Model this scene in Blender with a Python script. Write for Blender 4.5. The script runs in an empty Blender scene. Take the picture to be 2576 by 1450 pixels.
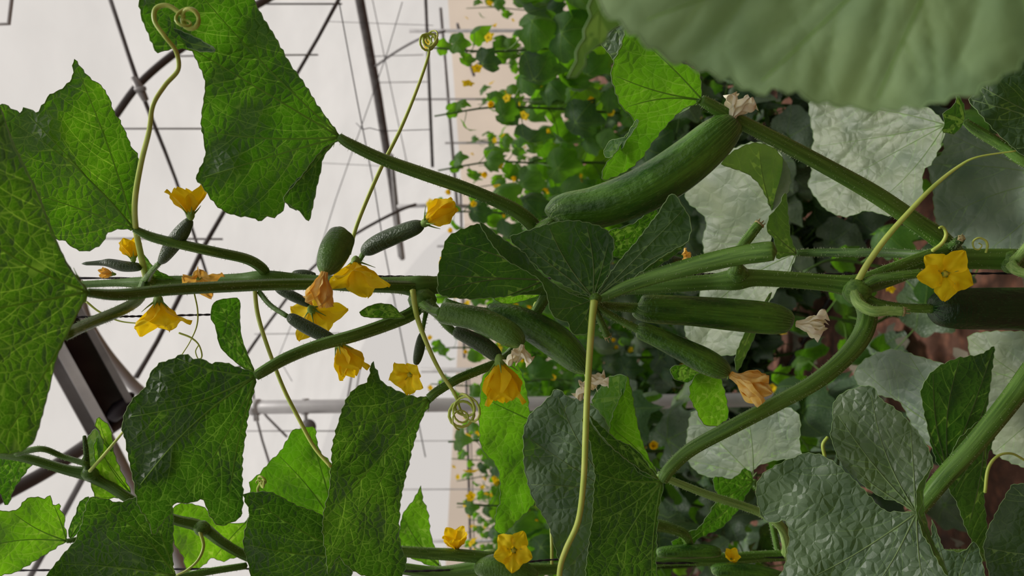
import bpy, math, random
import numpy as np
from mathutils import Vector, Matrix
from mathutils.geometry import delaunay_2d_cdt

# ------------------------------------------------------------------ camera, world, sun, exposure
F = 1860.0          # focal length in pixels of the 2576x1450 frame
ZC = 1.5            # eye height; the photo was taken with the phone turned on its side
SC = 1.25           # near plants: distance scale
scn = bpy.context.scene
cd = bpy.data.cameras.new('camera'); cam = bpy.data.objects.new('camera', cd)
scn.collection.objects.link(cam)
cd.sensor_fit = 'HORIZONTAL'; cd.sensor_width = 36.0; cd.lens = 36.0 * F / 2576.0
cd.clip_start = 0.02; cd.clip_end = 200
cd.dof.use_dof = True; cd.dof.focus_distance = 0.64; cd.dof.aperture_fstop = 9.0
m = Matrix(((0, 1, 0, 0), (0, 0, -1, 0), (-1, 0, 0, ZC), (0, 0, 0, 1)))
cam.matrix_world = m
scn.camera = cam
scn.view_settings.view_transform = 'Standard'; scn.view_settings.look = 'None'
scn.view_settings.gamma = 1.0; scn.view_settings.use_curve_mapping = False
scn.view_settings.exposure = -0.02
w = bpy.data.worlds.new('overcast_sky'); scn.world = w; w.use_nodes = True
bg = w.node_tree.nodes['Background']
bg.inputs[0].default_value = (1.0, 0.945, 0.895, 1); bg.inputs[1].default_value = 0.66
sl = bpy.data.lights.new('hazy_sun', 'SUN'); sl.energy = 4.0; sl.angle = math.radians(15); sl.color = (1, .97, .92)
sun = bpy.data.objects.new('hazy_sun', sl); scn.collection.objects.link(sun)
sun.rotation_euler = Vector((0.25, 0.05, 1.0)).to_track_quat('Z', 'Y').to_euler()

C = scn.collection
rnd = random.Random(7)
def P(u, v, d):
    return np.array([(725 - v) / F * d, d, ZC - (u - 1288) / F * d])

# ------------------------------------------------------------------ materials
def new_mat(name):
    mt = bpy.data.materials.new(name); mt.use_nodes = True
    nt = mt.node_tree; nt.nodes.clear()
    return mt, nt
def N(nt, t, **kw):
    n = nt.nodes.new(t)
    for k, v in kw.items(): setattr(n, k, v)
    return n
def ramp(nt, src, stops):
    r = N(nt, 'ShaderNodeValToRGB'); nt.links.new(src, r.inputs[0])
    e = r.color_ramp.elements
    while len(e) < len(stops): e.new(0.5)
    for i, (p, c) in enumerate(stops):
        e[i].position = p; e[i].color = (*c, 1) if len(c) == 3 else c
    return r.outputs[0]
def mixc(nt, fac, a, b, mode='MIX'):
    x = N(nt, 'ShaderNodeMix', data_type='RGBA', blend_type=mode)
    for sock, val in ((x.inputs[0], fac), (x.inputs[6], a), (x.inputs[7], b)):
        if isinstance(val, (int, float)): sock.default_value = val
        elif isinstance(val, tuple): sock.default_value = (*val, 1)
        else: nt.links.new(val, sock)
    return x.outputs[2]
def leaf_mat(name, top, under, trans, tmix=.45, cell=120.0, bump=.35, rough=.48, spec=.36, net=.45):
    mt, nt = new_mat(name); L = nt.links.new
    out = N(nt, 'ShaderNodeOutputMaterial'); uv = N(nt, 'ShaderNodeUVMap'); geo = N(nt, 'ShaderNodeNewGeometry')
    oi = N(nt, 'ShaderNodeObjectInfo')
    no = N(nt, 'ShaderNodeTexNoise'); no.inputs['Scale'].default_value = 60; L(uv.outputs[0], no.inputs['Vector'])
    warp = N(nt, 'ShaderNodeVectorMath', operation='MULTIPLY_ADD')
    L(no.outputs['Color'], warp.inputs[0]); warp.inputs[1].default_value = (.008, .008, 0); L(uv.outputs[0], warp.inputs[2])
    vo = N(nt, 'ShaderNodeTexVoronoi', feature='DISTANCE_TO_EDGE'); vo.inputs['Scale'].default_value = cell
    L(warp.outputs[0], vo.inputs['Vector'])
    vo2 = N(nt, 'ShaderNodeTexVoronoi', feature='DISTANCE_TO_EDGE'); vo2.inputs['Scale'].default_value = cell * 3.1
    L(warp.outputs[0], vo2.inputs['Vector'])
    line = ramp(nt, vo.outputs[0], [(0.0, (.8, .8, .8)), (.018, (.5, .5, .5)), (.045, (0, 0, 0))])
    line2 = ramp(nt, vo2.outputs[0], [(0.0, (.35, .35, .35)), (.09, (0, 0, 0))])
    ln = mixc(nt, 1.0, line, line2, 'LIGHTEN')
    big = N(nt, 'ShaderNodeTexNoise'); big.inputs['Scale'].default_value = 22; big.inputs['Detail'].default_value = 5
    L(uv.outputs[0], big.inputs['Vector'])
    base = mixc(nt, geo.outputs['Backfacing'], top, under)
    var = ramp(nt, big.outputs[0], [(.3, (.68, .74, .72)), (.7, (1.3, 1.2, 1.1))])
    base = mixc(nt, 1.0, base, var, 'MULTIPLY')
    rv = ramp(nt, oi.outputs['Random'], [(0, (.8, .86, .8)), (.5, (1, 1, 1)), (1, (1.25, 1.12, .95))])
    base = mixc(nt, 1.0, base, rv, 'MULTIPLY')
    lf = N(nt, 'ShaderNodeMath', operation='MULTIPLY'); L(ln, lf.inputs[0]); lf.inputs[1].default_value = net
    va = N(nt, 'ShaderNodeAttribute', attribute_name='vein')
    sv = N(nt, 'ShaderNodeMath', operation='MULTIPLY'); L(va.outputs['Fac'], sv.inputs[0]); sv.inputs[1].default_value = .1
    vm = ramp(nt, sv.outputs[0], [(0, (.6, .6, .6)), (.035, (.52, .52, .52)), (.085, (0, 0, 0))])
    l2 = N(nt, 'ShaderNodeMath', operation='MAXIMUM'); L(lf.outputs[0], l2.inputs[0]); L(vm, l2.inputs[1]); lf = l2
    base = mixc(nt, lf.outputs[0], base, tuple(min(.5, x * 1.25 + y) for x, y in zip(under, (.08, .12, .035))))
    tr = mixc(nt, lf.outputs[0], trans, (.34, .62, .07))
    tr = mixc(nt, 1.0, tr, var, 'MULTIPLY'); tr = mixc(nt, 1.0, tr, rv, 'MULTIPLY')
    hgt = ramp(nt, vo.outputs[0], [(0, (0, 0, 0)), (.35, (1, 1, 1))])
    bp = N(nt, 'ShaderNodeBump'); bp.inputs['Strength'].default_value = bump; bp.inputs['Distance'].default_value = .0016
    L(hgt, bp.inputs['Height'])
    fine = N(nt, 'ShaderNodeTexNoise'); fine.inputs['Scale'].default_value = 900; L(uv.outputs[0], fine.inputs['Vector'])
    bp2 = N(nt, 'ShaderNodeBump'); bp2.inputs['Strength'].default_value = .25; bp2.inputs['Distance'].default_value = .0004
    L(fine.outputs[0], bp2.inputs['Height']); L(bp.outputs[0], bp2.inputs['Normal'])
    pr = N(nt, 'ShaderNodeBsdfPrincipled'); L(base, pr.inputs['Base Color']); pr.inputs['Roughness'].default_value = rough
    pr.inputs['Specular IOR Level'].default_value = spec
    pr.inputs['Sheen Weight'].default_value = .03; pr.inputs['Sheen Roughness'].default_value = .5
    L(bp2.outputs[0], pr.inputs['Normal'])
    tl = N(nt, 'ShaderNodeBsdfTranslucent'); L(tr, tl.inputs[0]); L(bp.outputs[0], tl.inputs['Normal'])
    mx = N(nt, 'ShaderNodeMixShader'); mx.inputs[0].default_value = tmix
    L(pr.outputs[0], mx.inputs[1]); L(tl.outputs[0], mx.inputs[2]); L(mx.outputs[0], out.inputs[0])
    return mt
def simple_mat(name, col, col2=None, rough=.5, spec=.32, scale=60, tmix=0, tcol=None, bump=0, metal=0, stretch=None, obj=True, nscale2=None):
    mt, nt = new_mat(name); L = nt.links.new
    out = N(nt, 'ShaderNodeOutputMaterial'); tc = N(nt, 'ShaderNodeTexCoord')
    src = tc.outputs['Object'] if obj else tc.outputs['UV']
    if stretch:
        mp = N(nt, 'ShaderNodeMapping'); mp.inputs['Scale'].default_value = stretch; L(src, mp.inputs[0]); src = mp.outputs[0]
    no = N(nt, 'ShaderNodeTexNoise'); no.inputs['Scale'].default_value = scale; no.inputs['Detail'].default_value = 6
    L(src, no.inputs['Vector'])
    c = ramp(nt, no.outputs[0], [(.32, col), (.68, col2 or col)])
    pr = N(nt, 'ShaderNodeBsdfPrincipled'); L(c, pr.inputs['Base Color'])
    pr.inputs['Roughness'].default_value = rough; pr.inputs['Specular IOR Level'].default_value = spec
    pr.inputs['Metallic'].default_value = metal
    if bump:
        bp = N(nt, 'ShaderNodeBump'); bp.inputs['Strength'].default_value = .5; bp.inputs['Distance'].default_value = bump
        L(no.outputs[0], bp.inputs['Height']); L(bp.outputs[0], pr.inputs['Normal'])
    if tmix:
        tl = N(nt, 'ShaderNodeBsdfTranslucent'); tl.inputs[0].default_value = (*(tcol or col), 1)
        mx = N(nt, 'ShaderNodeMixShader'); mx.inputs[0].default_value = tmix
        L(pr.outputs[0], mx.inputs[1]); L(tl.outputs[0], mx.inputs[2]); L(mx.outputs[0], out.inputs[0])
    else: L(pr.outputs[0], out.inputs[0])
    return mt
M = {}
TOP = (.040, .092, .046); UND = (.036, .084, .019); TRN = (.066, .235, .004)
M['leaf'] = leaf_mat('leaf_blade', TOP, UND, TRN, cell=130, bump=.6, tmix=.5)
M['leaf_bright'] = leaf_mat('backlit_leaf_blade', (.06, .15, .04), (.07, .165, .025), (.15, .44, .007), tmix=.55)  # brighter greens stand in for strong light through the leaf
M['leaf_grey'] = leaf_mat('sky_grey_leaf_blade', (.066, .118, .066), (.06, .13, .04), (.09, .30, .012), tmix=.22, bump=.7, cell=105, net=.16, spec=.6)  # grey of the reflected sky mixed into the top colour
M['leaf_skylit'] = leaf_mat('skylit_leaf_blade', (.145, .20, .145), (.08, .16, .05), (.10, .30, .012), tmix=.18, bump=.4, cell=80, net=.14, spec=.5, rough=.5)  # sky sheen of up-facing leaves put into the top colour
M['leaf_soft'] = leaf_mat('near_leaf_blade', (.20, .33, .18), (.08, .16, .05), (.14, .36, .04), tmix=.25, bump=.3, cell=40, net=.10, spec=.5, rough=.5)
M['leaf_thick'] = leaf_mat('thick_leaf_blade', (.040, .092, .046), (.034, .074, .022), (.044, .150, .004), cell=130, bump=.7, tmix=.46)
M['leaf_dark'] = leaf_mat('shaded_leaf_blade', (.028, .062, .030), (.040, .095, .028), (.05, .19, .008), tmix=.3, bump=.5, net=.2)  # leaf greens darkened to stand for shade
M['vein'] = simple_mat('leaf_vein', (.13, .25, .05), (.17, .30, .07), rough=.55, tmix=.55, tcol=(.75, .98, .35))
M['vein_grey'] = simple_mat('leaf_vein_pale', (.13, .20, .07), (.17, .25, .09), rough=.55, tmix=.15, tcol=(.3, .5, .1))
M['rim'] = simple_mat('leaf_margin', (.22, .36, .14), (.30, .44, .2), rough=.6, tmix=.3, tcol=(.4, .6, .2))
M['stem'] = simple_mat('vine_stem', (.048, .125, .012), (.135, .27, .040), rough=.42, scale=1, bump=.0012, obj=False, stretch=(5, 9, 1))
M['stem_dark'] = simple_mat('old_vine_stem', (.020, .055, .008), (.070, .145, .026), rough=.45, scale=1, bump=.0012, obj=False, stretch=(5, 9, 1))
M['stem_pale'] = simple_mat('young_vine_stem', (.14, .27, .05), (.32, .48, .13), rough=.42, scale=1, bump=.0008, obj=False, stretch=(5, 9, 1))
M['hair'] = simple_mat('stem_hair', (.58, .66, .42), rough=.6, tmix=.4, tcol=(.7, .8, .5))
M['tendril'] = simple_mat('tendril', (.38, .50, .08), (.50, .56, .12), rough=.42)
M['yellow'] = simple_mat('yellow_petal', (.88, .62, .006), (.96, .76, .012), rough=.6, spec=.2, tmix=.42, tcol=(.98, .68, .01), scale=160, bump=.0008)
M['amber'] = simple_mat('fading_petal', (.86, .56, .08), (.95, .78, .32), rough=.7, spec=.2, tmix=.35, tcol=(.9, .5, .08), scale=160, bump=.001)
M['cream'] = simple_mat('withered_petal', (.93, .88, .62), (.97, .95, .80), rough=.75, spec=.2, tmix=.25, tcol=(.9, .75, .45), scale=200, bump=.001)
M['pistil'] = simple_mat('flower_centre', (.42, .38, .03), (.6, .5, .05), rough=.7, scale=400, bump=.001)
M['calyx'] = simple_mat('calyx', (.16, .30, .05), (.24, .38, .08), rough=.6)
M['cut'] = simple_mat('cut_stem_end', (.42, .40, .18), (.30, .22, .10), rough=.8, scale=400)
M['twine'] = simple_mat('black_twine', (.012, .010, .013), (.03, .02, .03), rough=.6, scale=300)
M['steel'] = simple_mat('galvanised_steel', (.20, .19, .19), (.30, .29, .29), rough=.45, metal=.3, scale=6)
M['steel_dark'] = simple_mat('weathered_steel', (.075, .065, .065), (.13, .12, .12), rough=.5, metal=.2, scale=8)
M['steel_light'] = simple_mat('pale_galvanised_steel', (.42, .41, .42), (.54, .53, .53), rough=.45, metal=.2, scale=9)
M['wire'] = simple_mat('steel_wire', (.05, .05, .052), rough=.5)
M['hose'] = simple_mat('drip_hose', (.012, .012, .012), rough=.5)

def cuke_mat(name, dark, light, tip):
    mt, nt = new_mat(name); L = nt.links.new
    out = N(nt, 'ShaderNodeOutputMaterial'); uv = N(nt, 'ShaderNodeUVMap')
    def noise(sc, sx, sy, det=4):
        mp = N(nt, 'ShaderNodeMapping'); mp.inputs['Scale'].default_value = (sx, sy, 1); L(uv.outputs[0], mp.inputs[0])
        n = N(nt, 'ShaderNodeTexNoise'); n.inputs['Scale'].default_value = sc; n.inputs['Detail'].default_value = det
        L(mp.outputs[0], n.inputs['Vector']); return n.outputs[0]
    streak = noise(1.0, 2.5, 26); spot = noise(1.0, 60, 60, 3); big = noise(1.0, 5, 5)
    sep = N(nt, 'ShaderNodeSeparateXYZ'); L(uv.outputs[0], sep.inputs[0])
    ends = ramp(nt, sep.outputs[0], [(0, (1, 1, 1)), (.07, (.45, .45, .45)), (.22, (0, 0, 0)), (.72, (0, 0, 0)), (.93, (.5, .5, .5)), (1, (1, 1, 1))])
    st = ramp(nt, streak, [(.48, (0, 0, 0)), (.60, (1, 1, 1))])
    c = mixc(nt, ramp(nt, big, [(.35, (0, 0, 0)), (.65, (1, 1, 1))]), dark, light)
    sf = mixc(nt, 1.0, st, ends, 'MULTIPLY'); c = mixc(nt, sf, c, tip)
    c = mixc(nt, ramp(nt, streak, [(.4, (.30, .30, .30)), (.55, (0, 0, 0))]), c, dark)
    sp = ramp(nt, spot, [(.62, (0, 0, 0)), (.70, (.28, .28, .28))]); c = mixc(nt, sp, c, tip)
    bp = N(nt, 'ShaderNodeBump'); bp.inputs['Strength'].default_value = .5; bp.inputs['Distance'].default_value = .002
    wr = noise(1.0, 40, 14, 4); L(wr, bp.inputs['Height'])
    pr = N(nt, 'ShaderNodeBsdfPrincipled'); L(c, pr.inputs['Base Color']); L(bp.outputs[0], pr.inputs['Normal'])
    pr.inputs['Roughness'].default_value = .27; pr.inputs['Specular IOR Level'].default_value = .4
    L(pr.outputs[0], out.inputs[0]); return mt
M['cuke'] = cuke_mat('cucumber_skin', (.018, .072, .007), (.085, .215, .018), (.28, .45, .12))
M['cuke_dark'] = cuke_mat('dark_cucumber_skin', (.004, .020, .004), (.009, .036, .006), (.07, .17, .05))
M['cuke_pale'] = cuke_mat('young_cucumber_skin', (.055, .14, .014), (.095, .21, .024), (.20, .34, .09))
M['cuke_bud'] = cuke_mat('baby_cucumber_skin', (.030, .055, .020), (.055, .095, .035), (.10, .17, .06))

# ------------------------------------------------------------------ mesh building
class MB:
    def __init__(s): s.v = []; s.f = []; s.m = []; s.uv = []; s.at = []; s.n = 0
    def add(s, verts, faces, mi=0, uvs=None, at=None):
        s.at.extend(at if at is not None else [9.] * len(verts))
        s.v.extend([tuple(p) for p in verts])
        s.uv.extend([tuple(q) for q in uvs] if uvs is not None else [(0, 0)] * len(verts))
        s.f.extend([tuple(i + s.n for i in f) for f in faces]); s.m.extend([mi] * len(faces)); s.n += len(verts)
    def mesh(s, name, mats, smooth=True):
        me = bpy.data.meshes.new(name); me.from_pydata(s.v, [], s.f)
        for mt in mats: me.materials.append(mt)
        me.polygons.foreach_set('material_index', s.m)
        me.polygons.foreach_set('use_smooth', [smooth] * len(s.f))
        ul = me.uv_layers.new(name='UVMap'); uv = np.array(s.uv, dtype=np.float32)
        li = np.empty(len(me.loops), dtype=np.int32); me.loops.foreach_get('vertex_index', li)
        ul.data.foreach_set('uv', uv[li].ravel())
        if min(s.at, default=9) < 9: me.attributes.new('vein', 'FLOAT', 'POINT').data.foreach_set('value', np.array(s.at, dtype=np.float32))
        me.update(); return me
    def build(s, name, mats, parent=None, **kw):
        if not isinstance(mats, (list, tuple)): mats = [mats]
        return link(name, s.mesh(name, mats, kw.pop('smooth', True)), parent, **kw)
def link(name, me, parent=None, label=None, cat=None, group=None, kind=None):
    o = bpy.data.objects.new(name, me); C.objects.link(o)
    if parent is not None:
        o.parent = parent
        if parent_loc(parent) is not None and me is not None:
            o.matrix_parent_inverse = parent_loc(parent)
    return tag(o, label, cat, group, kind)
_inv = {}
def parent_loc(p): return _inv.get(p.name)
def tag(o, label=None, cat=None, group=None, kind=None):
    if label: o['label'] = label
    if cat: o['category'] = cat
    if group: o['group'] = group
    if kind: o['kind'] = kind
    return o
def thing(name, loc, label, cat, group=None):
    """Empty at the thing's base; its parts are meshes in world coordinates"""
    o = bpy.data.objects.new(name, None); C.objects.link(o); o.location = tuple(loc)
    o.empty_display_size = .02
    _inv[o.name] = Matrix.Translation(-Vector(tuple(float(q) for q in loc)))
    return tag(o, label, cat, group)

def cr(pts, n, closed=False, tens=.5):
    """Catmull-Rom through pts, n samples per span"""
    p = np.array(pts, float); k = len(p); out = []
    rng = range(k) if closed else range(k - 1)
    for i in rng:
        if closed: a, b, c_, e = p[(i - 1) % k], p[i], p[(i + 1) % k], p[(i + 2) % k]
        else:
            b, c_ = p[i], p[i + 1]; a = p[i - 1] if i else 2 * b - c_; e = p[i + 2] if i + 2 < k else 2 * c_ - b
        t1 = tens * (c_ - a); t2 = tens * (e - b)
        for j in range(n):
            t = j / n; t2_, t3 = t * t, t * t * t
            out.append((2 * t3 - 3 * t2_ + 1) * b + (t3 - 2 * t2_ + t) * t1 + (-2 * t3 + 3 * t2_) * c_ + (t3 - t2_) * t2)
    if not closed: out.append(p[-1])
    return np.array(out)
def frames(pts):
    k = len(pts); T = np.gradient(pts, axis=0); T /= np.linalg.norm(T, axis=1)[:, None] + 1e-12
    up = np.array([0, 0, 1.]) if abs(T[0][2]) < .9 else np.array([1., 0, 0])
    n = np.cross(T[0], up); n /= np.linalg.norm(n); Ns = []
    for i in range(k):
        n = n - T[i] * np.dot(n, T[i]); n /= np.linalg.norm(n) + 1e-12; Ns.append(n)
    Ns = np.array(Ns); return T, Ns, np.cross(T, Ns)
def tube_raw(mb, pts, rad, seg=8, mi=0, ribs=0, ribamp=.1, uvs=True):
    pts = np.array(pts); rad = np.array(rad); k = len(pts)
    T, Na, Bi = frames(pts)
    th = np.linspace(0, 2 * math.pi, seg, endpoint=False)
    pr = 1 + (ribamp * np.cos(ribs * th) if ribs else 0 * th)
    ring = pts[:, None, :] + rad[:, None, None] * pr[None, :, None] * (np.cos(th)[None, :, None] * Na[:, None, :] + np.sin(th)[None, :, None] * Bi[:, None, :])
    V = ring.reshape(-1, 3); fs = []
    for i in range(k - 1):
        for j in range(seg):
            a = i * seg + j; b = i * seg + (j + 1) % seg; fs.append((a, b, b + seg, a + seg))
    V = np.vstack([V, pts[:1] - T[:1] * rad[0] * .4, pts[-1:] + T[-1:] * rad[-1] * .4])
    for j in range(seg):
        fs.append((k * seg, (j + 1) % seg, j)); fs.append((k * seg + 1, (k - 1) * seg + j, (k - 1) * seg + (j + 1) % seg))
    u = np.repeat(np.linspace(0, 1, k), seg); vv = np.tile(np.abs(np.linspace(-1, 1, seg, endpoint=False)), k)
    U = np.column_stack([u, vv]); U = np.vstack([U, [0, .5], [1, .5]])
    mb.add(V, fs, mi, U); return T, Na, Bi
def hairs(mb, pts, rad, mi, dens, ln, rg):
    T, Na, Bi = frames(pts); seglen = np.linalg.norm(np.diff(pts, axis=0), axis=1)
    for i in range(len(pts) - 1):
        cnt = seglen[i] * dens; cnt = int(cnt) + (rg.random() < cnt - int(cnt))
        for _ in range(cnt):
            t = rg.random(); p = pts[i] * (1 - t) + pts[i + 1] * t; r = rad[i] * (1 - t) + rad[i + 1] * t
            a = rg.random() * 6.283; nrm = math.cos(a) * Na[i] + math.sin(a) * Bi[i]
            l = ln * rg.uniform(.5, 1.2); b = p + nrm * r * .95; tip = b + (nrm + T[i] * rg.uniform(-.5, .3)) * l
            s = T[i] * .00019; s2 = np.cross(nrm, T[i]) * .00019
            mb.add([b - s, b + s, b + s2, tip], [(0, 1, 3), (1, 2, 3), (2, 0, 3)], mi)
def pxpath(path, s=SC, n=7):
    """path of (u, v, d, width_px) -> world points and radii"""
    q = cr(path, n); q[:, 2] *= s
    pts = np.array([P(a[0], a[1], a[2]) for a in q]); rad = np.maximum(q[:, 3], .8) / 2 / F * q[:, 2]
    return pts, rad
def stem(name, parent, path, mat='stem', hair=True, s=SC, ribs=6, amp=.13, seg=14, cut=False, label=None, n=7):
    mb = MB(); pts, rad = pxpath(path, s, n)
    tube_raw(mb, pts, rad, seg, 0, ribs, amp)
    rg = random.Random(int(path[0][0] * 7 + path[0][1]))
    if hair: hairs(mb, pts, rad, 1, 2600, .0021, rg)
    if cut:
        T = pts[-1] - pts[-2]; T /= np.linalg.norm(T)
        tube_raw(mb, [pts[-1], pts[-1] + T * rad[-1] * .35, pts[-1] + T * rad[-1] * .5], [rad[-1] * 1.03, rad[-1] * .95, rad[-1] * .6], 10, 2, 5, .14)
        for k in range(6):
            a = k * 1.05; o = np.array([math.cos(a), 0, math.sin(a)]) * rad[-1] * .8
            tube_raw(mb, [pts[-1] + o, pts[-1] + o * 1.1 + T * rad[-1] * rg.uniform(.5, 1.2)], [rad[-1] * .2, rad[-1] * .05], 4, 2)
    return mb.build(name, [M[mat], M['hair'], M['cut']], parent, label=label)
def tendril(parent, path, coil=None, mat='tendril', label=None, s=SC, name='tendril'):
    """coil = (turns, radius_px, seed): ends in a loose tangle of loops; or spiral"""
    mb = MB(); pts, rad = pxpath(path, s, 8)
    if coil:
        turns, rp, seed = coil; rg = random.Random(seed)
        d = path[-1][2] * s; r = rp / F * d; p0 = pts[-1]
        ctr = p0 + (pts[-1] - pts[-2]) / (np.linalg.norm(pts[-1] - pts[-2]) + 1e-9) * r
        ex = []
        v0 = p0 - ctr; k = int(turns * 14)
        a1 = v0 / np.linalg.norm(v0); a2 = np.cross(a1, np.array([0, 1., 0])); a2 /= np.linalg.norm(a2); a3 = np.cross(a1, a2)
        for i in range(1, k):
            a = i / 14 * 6.283; w_ = min(1, i / 20)
            rr = r * (1 - .25 * i / k) * (1 + .35 * math.sin(a * .37 + seed) * w_)
            tilt = .9 * math.sin(a * .21 + seed) * w_
            q = ctr + rr * (math.cos(a) * a1 + math.sin(a) * (math.cos(tilt) * a2 + math.sin(tilt) * a3)) + a3 * r * .5 * (i / k) + a2 * r * .55 * math.sin(i * .09 + seed) * w_ + a1 * r * .4 * math.sin(i * .061) * w_
            ex.append(q)
        pts = np.vstack([pts, np.array(ex)]); rad = np.concatenate([rad, np.linspace(rad[-1], rad[-1] * .55, len(ex))])
    tube_raw(mb, pts, rad, 8, 0)
    return mb.build(name, [M[mat]], parent, label=label)

# ------------------------------------------------------------------ leaves
def inpoly(pts, poly):
    x, y = pts[:, 0], pts[:, 1]; ins = np.zeros(len(pts), bool); k = len(poly)
    for i in range(k):
        x1, y1 = poly[i]; x2, y2 = poly[(i + 1) % k]
        if y1 == y2: continue
        c = ((y1 > y) != (y2 > y)) & (x < (x2 - x1) * (y - y1) / (y2 - y1) + x1); ins ^= c
    return ins
def segdist(pts, segs, wts=None):
    best = np.full(len(pts), 1e9)
    for i, (a, b) in enumerate(segs):
        ab = b - a; t = np.clip(((pts - a) @ ab) / (ab @ ab + 1e-12), 0, 1)
        best = np.minimum(best, np.linalg.norm(pts - (a + t[:, None] * ab), axis=1) / (wts[i] if wts is not None else 1))
    return best
def serrate(poly, step, amp, rg, keep=None):
    """resample the closed outline at step and give it small teeth"""
    P2 = np.vstack([poly, poly[:1]]); L = np.concatenate([[0], np.cumsum(np.linalg.norm(np.diff(P2, axis=0), axis=1))])
    n = max(12, int(L[-1] / step)); s = np.linspace(0, L[-1], n, endpoint=False)
    q = np.column_stack([np.interp(s, L, P2[:, 0]), np.interp(s, L, P2[:, 1])])
    if amp <= 0: return q
    area = 0.5 * np.sum(P2[:-1, 0] * P2[1:, 1] - P2[1:, 0] * P2[:-1, 1])
    t = np.roll(q, -1, 0) - np.roll(q, 1, 0); nn = np.column_stack([t[:, 1], -t[:, 0]]) * np.sign(area)
    nn /= np.linalg.norm(nn, axis=1)[:, None] + 1e-9
    per = 3.2; ph = (np.arange(n) / per + np.cumsum([rg.uniform(-.08, .08) for _ in range(n)])) % 1.0
    w_ = amp * (ph - .4) * np.array([rg.uniform(.5, 1.3) for _ in range(n)])
    return q + nn * w_[:, None]
def vein_lines(poly, base, rg, nv=5, tips=None, second=True):
    """main veins fan from the base; side veins branch off; all in outline coordinates"""
    base = np.array(base, float); q = poly - base; r = np.hypot(q[:, 0], q[:, 1]); size = r.max(); mains = []
    if tips is None:
        ang = np.arctan2(q[:, 1], q[:, 0]); ok = r > size * .12
        c = np.array([np.sum(np.cos(ang[ok]) * r[ok]), np.sum(np.sin(ang[ok]) * r[ok])]); a0 = math.atan2(c[1], c[0])
        rel = (ang - a0 + math.pi) % (2 * math.pi) - math.pi
        lo, hi = np.percentile(rel[ok], 3), np.percentile(rel[ok], 97)
        tips = []
        for i in range(nv):
            a = lo + (hi - lo) * (i + .35) / (nv - .3) if nv > 1 else 0
            near = ok & (np.abs(rel - a) < (hi - lo) / nv * .45)
            if near.any():
                j = np.argmax(np.where(near, r, 0)); tips.append(tuple(poly[j]))
    for tpt in tips:
        tpt = np.array(tpt, float); v = tpt - base; L = np.linalg.norm(v); nrm = np.array([-v[1], v[0]]) / L
        b = rg.uniform(-.07, .07) * L; t = np.linspace(0, .97, 14)
        mains.append(base + v * t[:, None] + nrm * (b * np.sin(t * math.pi))[:, None])
    seconds = []; segs2 = []
    if second:
        for mi, ml in enumerate(mains):
            L = np.linalg.norm(ml[-1] - ml[0]); k = max(3, int(L / (size * .13)))
            for j in range(k):
                t = (j + 1.0 + rg.uniform(-.2, .2)) / (k + .8); i = min(12, int(t * 13)); p = ml[i]; d = ml[i + 1] - ml[i]; d = d / (np.linalg.norm(d) + 1e-9)
                for sd in (-1, 1):
                    a = sd * rg.uniform(.65, .95); dd = np.array([d[0] * math.cos(a) - d[1] * math.sin(a), d[0] * math.sin(a) + d[1] * math.cos(a)])
                    line = [p]; stp = size * .03
                    for k2 in range(int(8 + 10 * (1 - t))):
                        a2 = -sd * .045; dd = np.array([dd[0] * math.cos(a2) - dd[1] * math.sin(a2), dd[0] * math.sin(a2) + dd[1] * math.cos(a2)])
                        nx = line[-1] + dd * stp
                        if not inpoly(nx[None], poly)[0]: break
                        oth = [s_ for o_, m2 in enumerate(mains) if o_ != mi for s_ in zip(m2[:-1], m2[1:])]
                        if segs2 and segdist(nx[None], segs2)[0] < size * .035: break
                        line.append(nx)
                        if oth and segdist(nx[None], oth)[0] < stp * .9: break
                    if len(line) > 2: seconds.append(np.array(line)); segs2 += list(zip(line[:-1], line[1:]))
    res = []
    for ml in mains:
        ins = inpoly(ml, poly); ins[:2] = True
        k = len(ml) if ins.all() else int(np.argmin(ins)); res.append(ml[:max(k, 2)])
    return res, seconds
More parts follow.
